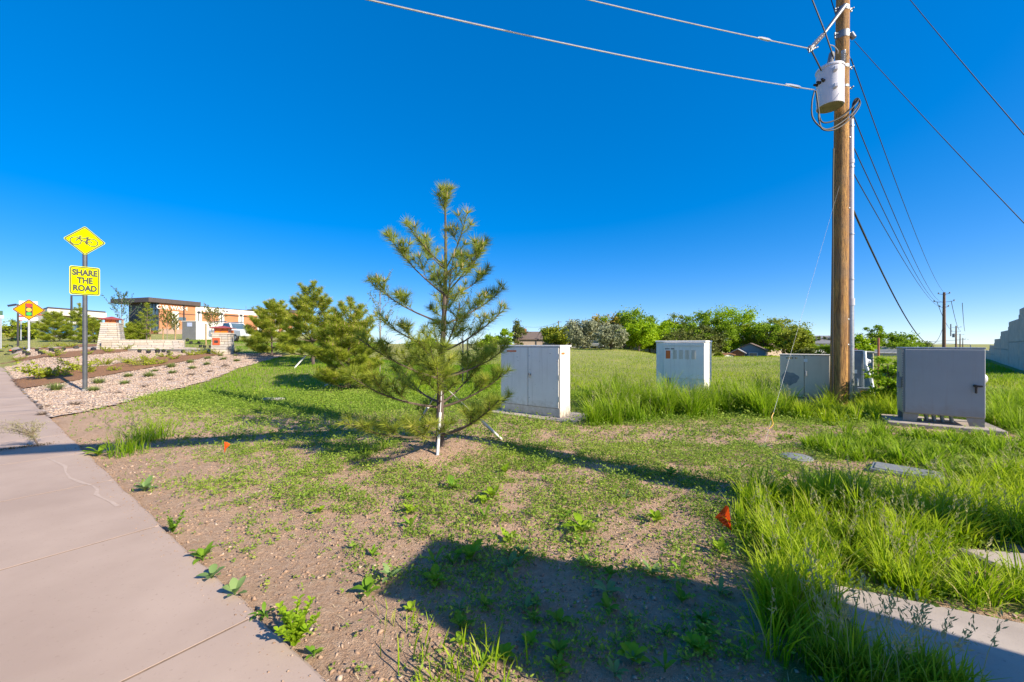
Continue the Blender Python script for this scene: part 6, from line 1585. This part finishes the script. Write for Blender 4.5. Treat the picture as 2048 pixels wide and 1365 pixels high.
def car(name, label, B, rz, paint, kind='sedan', L=4.5):
    t = thing(name, label, 'vehicle', B, rz)
    w = 0.92
    if kind == 'pickup': low = [(-2.7, 0.45), (2.6, 0.45), (2.68, 0.7), (2.62, 1.05), (1.2, 1.15), (-2.68, 1.15)]; cab_ = [(-0.7, 1.15), (1.15, 1.15), (0.45, 1.82), (-0.55, 1.84)]; wx = (-1.75, 1.75)
    elif kind == 'suv': low = [(-2.25, 0.4), (2.25, 0.4), (2.3, 0.7), (2.2, 0.95), (1.15, 1.02), (-2.28, 1.02)]; cab_ = [(-2.2, 1.02), (1.1, 1.02), (0.35, 1.68), (-2.0, 1.70)]; wx = (-1.4, 1.4)
    else: low = [(-2.2, 0.3), (2.2, 0.3), (2.28, 0.55), (2.15, 0.78), (1.0, 0.90), (-1.5, 0.92), (-2.25, 0.86)]; cab_ = [(-1.55, 0.91), (1.0, 0.90), (0.25, 1.40), (-0.9, 1.42)]; wx = (-1.4, 1.4)
    bd = MB().prism(low, -w, w).build('body', paint, t); bv = bd.modifiers.new('bevel', 'BEVEL'); bv.width = 0.09; bv.segments = 3
    cx = sum(p[0] for p in cab_)/4
    def tap(p, s): return (p[0], s*(w-0.06 if p[1] < 1.2 and p[1] == cab_[0][1] or p == cab_[1] else w-0.24), p[1])
    vs = [tap(p, -1) for p in cab_]+[tap(p, 1) for p in cab_]
    cb = MB().add(vs, [(0, 1, 2, 3), (7, 6, 5, 4), (1, 5, 6, 2), (3, 2, 6, 7), (0, 3, 7, 4), (0, 4, 5, 1)]).build('cabin', paint, t)
    bv = cb.modifiers.new('bevel', 'BEVEL'); bv.width = 0.05; bv.segments = 2
    def shrinkquad(q, f, off):
        c = sum((Vector(x) for x in q), Vector())/4; n = (Vector(q[1])-Vector(q[0])).cross(Vector(q[3])-Vector(q[0])).normalized()
        if n.dot(c-Vector((cx, 0, 1.2))) < 0: n = -n
        return [tuple(c+(Vector(x)-c)*f+n*off) for x in q]
    for nm, ids in (('windscreen', (1, 5, 6, 2)), ('rear_window', (0, 3, 7, 4)), ('side_window', (0, 1, 2, 3)), ('side_window', (4, 5, 6, 7))):
        MB().add(shrinkquad([vs[i] for i in ids], 0.86, 0.012), [(0, 1, 2, 3)]).build(nm, m_glass, t)
    for x in wx:
        for s in (-1, 1):
            wh = MB().lathe([(0.20, -0.11), (0.33, -0.10), (0.35, 0), (0.33, 0.10), (0.20, 0.11)], 18, Matrix.Translation((x, s*(w-0.08), 0.35)) @ Matrix.Rotation(R(90), 4, 'X')).build('wheel', m_black, t, True)
            MB().lathe([(0.21, -0.125), (0.21, 0.125)], 14, Matrix.Translation((x, s*(w-0.08), 0.35)) @ Matrix.Rotation(R(90), 4, 'X')).build('rim', m_galv, wh)
    fx = max(p[0] for p in low)-0.02; fz = low[2][1]+0.14
    MB().box((fx, 0, fz), (0.06, 1.0, 0.26 if kind != 'sedan' else 0.12), 0.02).build('grille', m_darkm, t)
    for s in (-1, 1): MB().box((fx-0.02, s*0.72, fz+0.04), (0.08, 0.3, 0.16), 0.03).build('headlight', m_whitel, t)
    return t
p_white = mat('white_car_paint', (0.72, 0.73, 0.75), (0.68, 0.69, 0.7), 2, 0.25, coat=0.5); p_blue = mat('blue_car_paint', (0.03, 0.22, 0.50), (0.03, 0.18, 0.42), 2, 0.25, coat=0.5); p_dark = mat('dark_car_paint', (0.03, 0.04, 0.07), (0.04, 0.05, 0.08), 2, 0.25, coat=0.5)
p_org = mat('orange_yellow_paint', (0.75, 0.30, 0.02), (0.7, 0.08, 0.03), 1.5, 0.4)
def onter(px, Zd): q = P(px, 690, Zd); q.z = float(terr(q.x, q.y)); return q
t = car('pickup_truck', 'white pickup truck with orange flame graphic parked by the short stone pillar', onter(468, 40), R(-25), p_white, 'pickup')
MB().box((1.1, -0.925, 0.86), (0.9, 0.02, 0.38), 0.0).build('orange_graphic', p_org, t)
MB().tube([(-2.4, -0.8, 1.95), (0.2, -0.8, 1.95)], 0.05, 8).tube([(-2.4, 0.8, 1.95), (0.2, 0.8, 1.95)], 0.05, 8).build('ladder_rack', m_galv, t)
car('parked_car', 'white sedan at the far left beyond the lawn', onter(6, 55), R(10), p_white)
car('parked_car', 'dark blue and white parked car under the canopy edge', onter(74, 52), R(20), p_dark)
car('parked_car', 'bright blue car half hidden by the pine beside the sign post', onter(150, 50), R(35), p_blue, 'suv')
car('parked_car', 'white van parked under the silvery trees across the field', onter(1188, 84), R(150), p_white, 'suv')
car('parked_car', 'dark car parked beside the white van across the field', onter(1176, 86), R(160), p_dark)
# small signs and lamps at the left
def board(name, label, px, Zd, y0, y1, w, parts, pm=m_postl, pr=0.05, cat='sign'):
    B = onter(px, Zd); t = thing(name, label, cat, B, face_cam(B))
    zt_ = CAM_H+(HOR-y0)/FPX*Zd-B.z; zb_ = CAM_H+(HOR-y1)/FPX*Zd-B.z
    MB().tube([(0, 0.05, -0.2), (0, 0.05, zt_-0.03)], pr, 8).build('post', pm, t)
    return t, zt_, zb_
t, a_, b_ = board('shop_sign', 'green and white sign board on a post at the left edge', 2, 34, 622, 637, 1, 0)
MB().box((-0.65, 0, b_+(a_-b_)*0.70), (1.5, 0.05, (a_-b_)*0.6)).build('green_panel', mat('sign_green', (0.03, 0.11, 0.06)), t)
w_ = MB().box((-0.65, 0, b_+(a_-b_)*0.2), (1.6, 0.06, (a_-b_)*0.36)).build('white_panel', m_whitel, t); text('lettering', 'ES', 0.26, m_ink, w_, -0.12, -0.035, b_+(a_-b_)*0.2, extrude=0.003)
t, a_, b_ = board('stop_sign', 'small red sign on a pale post behind the traffic light sign', 42, 44, 632, 641, 1, 0)
MB().prism([(0.3*math.cos(R(22.5+45*k)), (a_+b_)/2+0.3*math.sin(R(22.5+45*k))) for k in range(8)], -0.03, 0.0).build('plate', mat('stop_red', (0.5, 0.02, 0.03)), t)
MB().box((0, -0.04, (a_+b_)/2), (0.4, 0.01, 0.12)).build('white_bar', m_whitel, t)
t, a_, b_ = board('white_board', 'white board standing behind the traffic light sign', 57, 42, 603, 640, 1, 0)
MB().box((0, 0.0, a_-0.25), (1.25, 0.06, 0.5)).build('panel', m_whitel, t); MB().box((0, 0.0, b_+0.1), (1.3, 0.06, 0.3)).build('lower_panel', m_whitel, t)
def lamp(label, px, Zd, py_top, arm, m=m_darkm, r=0.08, two=False):
    B = onter(px, Zd); t = thing('street_lamp', label, 'street lamp', B, face_cam(B)); h = CAM_H+(HOR-py_top)/FPX*Zd-B.z
    MB().tube([(0, 0, -0.2), (0, 0, h)], [r, r*0.75], 8).build('post', m, t)
    MB().tube([(0, 0, h-0.05), (arm, 0, h-0.02+0.08*abs(arm))], r*0.45, 6).build('arm', m, t)
    MB().box((arm*1.05, 0, h+0.02+0.08*abs(arm)), (0.35, 0.2, 0.08), 0.03).build('lamp_head', m, t)
    if two: MB().box((-0.3, 0, h-0.1), (0.5, 0.5, 0.05), rot=(0.3, R(-18), 0)).build('solar_panel', m, t)
    return t
lamp('dark lamp post with solar panel behind the traffic light sign', 36, 33, 609, 0.35, two=True, r=0.07)
lamp('dark lamp post in front of the canopy building', 143, 52, 591, 1.2, r=0.13)
lamp('thin distant street lamp left of the far power pole', 1851, 120, 684, 8.0, m_steel, 0.12)
lamp('thin distant street lamp beside the end of the wall', 1941, 110, 690, -7.0, m_steel, 0.12)

# ================================================================== FAR TREES AND HOUSES
m_t = {'bright': leaf('bright_tree_leaves', (0.23, 0.38, 0.01), (0.44, 0.58, 0.015), 0.48), 'mid': leaf('mid_tree_leaves', (0.17, 0.29, 0.015), (0.34, 0.46, 0.025), 0.48),
       'dark': leaf('dark_evergreen', (0.09, 0.12, 0.025), (0.19, 0.21, 0.045), 0.3), 'silver': leaf('silver_olive_leaves', (0.25, 0.275, 0.15), (0.42, 0.43, 0.28), 0.35),
       'olive': leaf('olive_tree_leaves', (0.21, 0.27, 0.03), (0.37, 0.41, 0.05), 0.42), 'gold': leaf('golden_leaves', (0.32, 0.26, 0.03), (0.50, 0.34, 0.02), 0.35), 'yellowg': leaf('yellowgreen_tree', (0.22, 0.27, 0.02), (0.33, 0.36, 0.03), 0.35)}
FT_ = [(1010, 86, 660, 34, 'bright', 'round', 'bright green tree just left of the white cabinet'), (1036, 95, 645, 42, 'dark', 'cone', 'dark conifer standing behind the white two door cabinet'), (1112, 88, 656, 62, 'yellowg', 'round', 'yellow green round tree beside the small power pole'),
       (1168, 80, 641, 74, 'silver', 'vase', 'silvery olive tree with leaning trunk above the white van'), (1208, 92, 638, 70, 'gold', 'round', 'tree with golden flowers between the silvery trees'), (1222, 72, 652, 50, 'silver', 'round', 'silvery bush tree growing down to the field'),
       (1262, 88, 620, 86, 'mid', 'round', 'tallest green tree behind the grey gabled house'), (1278, 76, 652, 66, 'bright', 'round', 'vivid green tree left of the vented cabinet'), (1330, 88, 648, 62, 'bright', 'round', 'bright green tree right behind the vented cabinet'),
       (1356, 95, 632, 70, 'olive', 'vase', 'half bare greyish tree above the vented cabinet'), (1402, 92, 624, 78, 'mid', 'round', 'olive green tree rising over the dark junipers'), (1352, 80, 664, 74, 'dark', 'round', 'dark juniper mass behind the vented cabinet'), (1402, 84, 655, 72, 'dark', 'round', 'large dark juniper left of the small sheds'),
       (1464, 97, 614, 92, 'bright', 'vase', 'tall leafy green tree leaning over the sheds'), (1500, 98, 655, 60, 'yellowg', 'round', 'yellow green tree behind the brown roofed house'), (1566, 94, 641, 80, 'olive', 'vase', 'spreading tree to the right of the blue house'), (1592, 80, 660, 54, 'yellowg', 'round', 'yellow green tree in front of the spreading tree'),
       (1625, 110, 676, 26, 'dark', 'round', 'small dark evergreen on the skyline'), (1650, 110, 672, 30, 'dark', 'round', 'second dark evergreen on the skyline beside the pole'), (1640, 80, 690, 40, 'mid', 'round', 'low green tree above the beige cabinet'), (1712, 75, 674, 50, 'bright', 'round', 'bright tree directly behind the wooden pole'),
       (1748, 85, 656, 38, 'mid', 'vase', 'narrow leafy tree above the tan ribbed cabinet'), (1786, 86, 672, 70, 'mid', 'round', 'broad green tree over the long metal roof'), (1828, 95, 680, 44, 'dark', 'round', 'dark tree near the far power pole'), (1300, 82, 660, 60, 'bright', 'round', 'leafy bright tree filling the gap beside the pinkish house'), (1378, 86, 650, 70, 'mid', 'round', 'green tree standing over the dark junipers'), (1438, 90, 640, 60, 'mid', 'round', 'green tree between junipers and the tall leaning tree'), (1530, 92, 650, 60, 'mid', 'round', 'green tree right behind the blue house roof'), (1240, 96, 640, 60, 'olive', 'round', 'olive tree behind the silvery bush tree'), (1600, 84, 664, 50, 'mid', 'round', 'rounded green tree left of the beige cabinet'), (1140, 90, 660, 40, 'olive', 'round', 'olive tree left of the silvery tree'), (1612, 70, 700, 30, 'dark', 'round', 'dark low bush beside the beige cabinet'), (1436, 78, 706, 20, 'olive', 'round', 'low bush against the brown shed'), (1546, 80, 712, 26, 'bright', 'round', 'low bright bush at the blue house corner')]
for i, (px, Zd, ty, wpx, mm, shp, lab) in enumerate(FT_):
    B = onter(px, Zd); H = (CAM_H+(HOR-ty)/FPX*Zd-B.z)*(1.03+0.12*((i*37) % 10)/10); wdt = wpx/FPX*Zd*1.12
    big = wpx > 45
    tree('broadleaf_tree' if mm not in ('dark',) else 'evergreen_tree', lab, B, H, wdt, 200+i, m_t[mm], 60 if big else 34, 150 if big else 110, 0.42 if big else 0.34, 0.03*H+0.05, shape=shp, bare=0.35 if 'bare' in lab else 0.0, low=0.06 if mm in ('dark', 'silver') or H < 3 else 0.14)
for (px, Zd, ty, wpx, lab) in ((688, 62, 668, 60, 'low line of greenery glimpsed beyond the bushy pine'), (980, 80, 672, 50, 'green tree glimpsed behind the staked pine branches'), (850, 90, 678, 60, 'low far trees beyond the staked pine trunk')):
    B = onter(px, Zd); tree('broadleaf_tree', lab, B, max(2.5, CAM_H+(HOR-ty)/FPX*Zd-B.z), wpx/FPX*Zd, 260+px, m_t['mid'], 36, 120, 0.4, 0.12, low=0.05)
m_rbrown = mat('brown_shingles', (0.17, 0.125, 0.10), (0.12, 0.09, 0.075), 3, 0.9, stretch=(1, 1, 4)); m_rgrey = mat('grey_shingles', (0.20, 0.20, 0.21), (0.15, 0.15, 0.16), 3, 0.9)
m_hblue = mat('blue_siding', (0.12, 0.20, 0.26), (0.10, 0.17, 0.22), 2, 0.8, stretch=(0.3, 0.3, 6)); m_hwht = mat('white_siding', (0.66, 0.65, 0.62), (0.58, 0.57, 0.54), 2, 0.8); m_htan = mat('tan_siding', (0.42, 0.33, 0.26), (0.36, 0.28, 0.22), 2, 0.8); m_hbrn = mat('brown_boards', (0.26, 0.13, 0.06), (0.19, 0.09, 0.045), 4, 0.85, stretch=(5, 5, 0.4)); m_hgry = mat('grey_siding', (0.36, 0.37, 0.39), (0.31, 0.32, 0.34), 2, 0.8)
m_metalr = mat('ribbed_metal_roof', (0.50, 0.49, 0.48), (0.40, 0.39, 0.38), 2, 0.5, 0.2, stretch=(12, 0.2, 0.2))
def house(name, label, px, Zd, w, d, eave, ridge, rz, wm, rm, gm=None, chimney=None, win=(), door=None, dz=0.0, cat='house'):
    B = onter(px, Zd); t = thing(name, label, cat, (B.x, B.y, B.z+dz), rz)
    MB().box((0, 0, eave/2-0.3), (w, d, eave+0.6)).build('wall', wm, t)
    for s in (-1, 1): MB().prism([(-w/2, eave), (w/2, eave), (0, ridge)], s*(d/2-0.1), s*d/2).build('gable', gm or wm, t)
    o = 0.35; sl = (ridge-eave)/(w/2)
    for s in (-1, 1):
        MB().prism([(0, ridge+0.05), (s*(w/2+o), eave-o*sl+0.05), (s*(w/2+o), eave-o*sl+0.20), (0, ridge+0.22)], -d/2-o, d/2+o).build('roof', rm, t)
    if chimney: MB().box((chimney[0], chimney[1], ridge+0.2), (0.9, 0.7, 1.4)).build('chimney', m_brick if chimney[2] else m_rgrey, t)
    for (side, u, z, ww, hh) in win:
        if side == 'f': f = MB().box((u, -d/2-0.03, z), (ww, 0.06, hh)).build('window', m_hwht, t); MB().box((u, -d/2-0.06, z), (ww*0.8, 0.04, hh*0.75)).build('pane', m_glass, f)
        else: f = MB().box((w/2+0.03, u, z), (0.06, ww, hh)).build('window', m_hwht, t); MB().box((w/2+0.06, u, z), (0.04, ww*0.8, hh*0.75)).build('pane', m_glass, f)
    if door: MB().box((w/2+0.03, door, 1.0), (0.08, 2.2, 2.0)).build('door', m_hwht, t)
    return t
house('house', 'blue sided house with brown shingle roof across the field', 1503, 88, 5.6, 6.0, 2.3, 3.7, ROTC, m_hblue, m_rbrown, win=(('f', 0.6, 1.4, 1.7, 0.9), ('s', 0.5, 1.3, 1.0, 0.9)), door=-1.6)
house('house', 'brown roofed house rising behind the blue house', 1516, 104, 11, 9, 4.3, 6.2, ROTC+R(60), m_htan, m_rgrey, chimney=(1.0, 0, 0), win=(('f', -2, 2.6, 1.6, 1.0), ('f', 2, 2.6, 1.6, 1.0)))
house('house', 'grey gabled house peeping between the tall green trees', 1252, 100, 7, 8, 5.0, 6.4, ROTC+R(15), m_hgry, m_rgrey, win=(('f', 0, 4.3, 1.4, 1.0),), dz=-0.8)
house('house', 'low house with dark roof and brick chimney beyond the field', 1078, 100, 9, 12, 2.6, 4.4, R(88), m_htan, m_rbrown, chimney=(-0.6, 3.5, 1), dz=-0.6)
house('house', 'pale pinkish house half hidden left of the vented cabinet', 1306, 92, 7, 6, 3.2, 4.6, ROTC, m_hwht, m_rbrown, win=(('f', -1, 1.8, 1.2, 1.0), ('f', 1.4, 1.8, 1.2, 1.0)), dz=0.2)
house('house', 'grey house shaded behind the silvery trees', 1150, 96, 10, 8, 2.6, 4.2, R(80), m_hgry, m_rgrey, dz=-0.2)
house('house', 'dark roofed house on the skyline left of the wooden pole', 1640, 112, 12, 9, 3.2, 5.2, R(75), m_hwht, m_rgrey, win=(('f', -2, 1.6, 1.5, 1.0),), dz=0.6)
house('shed', 'small white shed with low orange roof beside the blue house', 1450, 85, 2.3, 2.0, 1.35, 1.6, ROTC+R(50), m_hwht, m_hbrn, cat='shed')
house('shed', 'brown wooden shed with pale metal roof beside the blue house', 1477, 86, 2.4, 2.6, 1.8, 2.5, ROTC, m_hbrn, m_metalr, win=(('s', 0.0, 1.0, 0.8, 1.6),), cat='shed')
B = onter(1775, 84); t = thing('metal_shed', 'long low building with ribbed metal roof behind the bush', 'building', (B.x, B.y, B.z), ROTC+R(12))
MB().box((0, 0, 1.0), (11, 5, 2.2)).build('wall', m_hgry, t)
ztp = zpx(700, 84)-B.z; zlo = zpx(707, 84)-B.z
MB().prism([(-5.7, 0), (5.7, 0), (5.7, 0.1), (-5.7, 0.1)], 0, 5.6, Matrix.Translation((0, -2.8, zlo)) @ Matrix.Rotation(math.atan2(ztp-zlo, 2.6), 4, 'X')).build('roof', m_metalr, t)
B = onter(1117, 92); t = thing('utility_pole', 'small distant power pole with one arm beside the yellow green tree', 'utility pole', B); h = zpx(642, 92)-B.z
MB().tube([(0, 0, -0.2), (0, 0, h)], [0.14, 0.10], 8).tube([(-0.3, 0, h-0.3), (0.7, 0, h-0.25)], 0.06, 6).build('shaft', m_wood2, t)
A = Vector((B.x, B.y, B.z+h-0.3)); C_ = P(1045, 652, 120)
wire('faint wire sagging from the small distant power pole', sagline(A, C_, 0.8, 16), 0.025, m_cable)
B = G(546, 803)
o = tag(MB().box((0, 0, 0.04), (0.55, 0.16, 0.10), 0.02).build('concrete_block', m_conc), 'pale concrete block lying in the weeds left of the pine', 'concrete block'); o.location = B; o.rotation_euler = (0, 0, R(8))
print('objects', len(COL.objects), 'tris', sum(sum(len(p.vertices)-2 for p in o.data.polygons) if False else len(o.data.loops)-2*len(o.data.polygons) for o in COL.objects if o.type == 'MESH'))
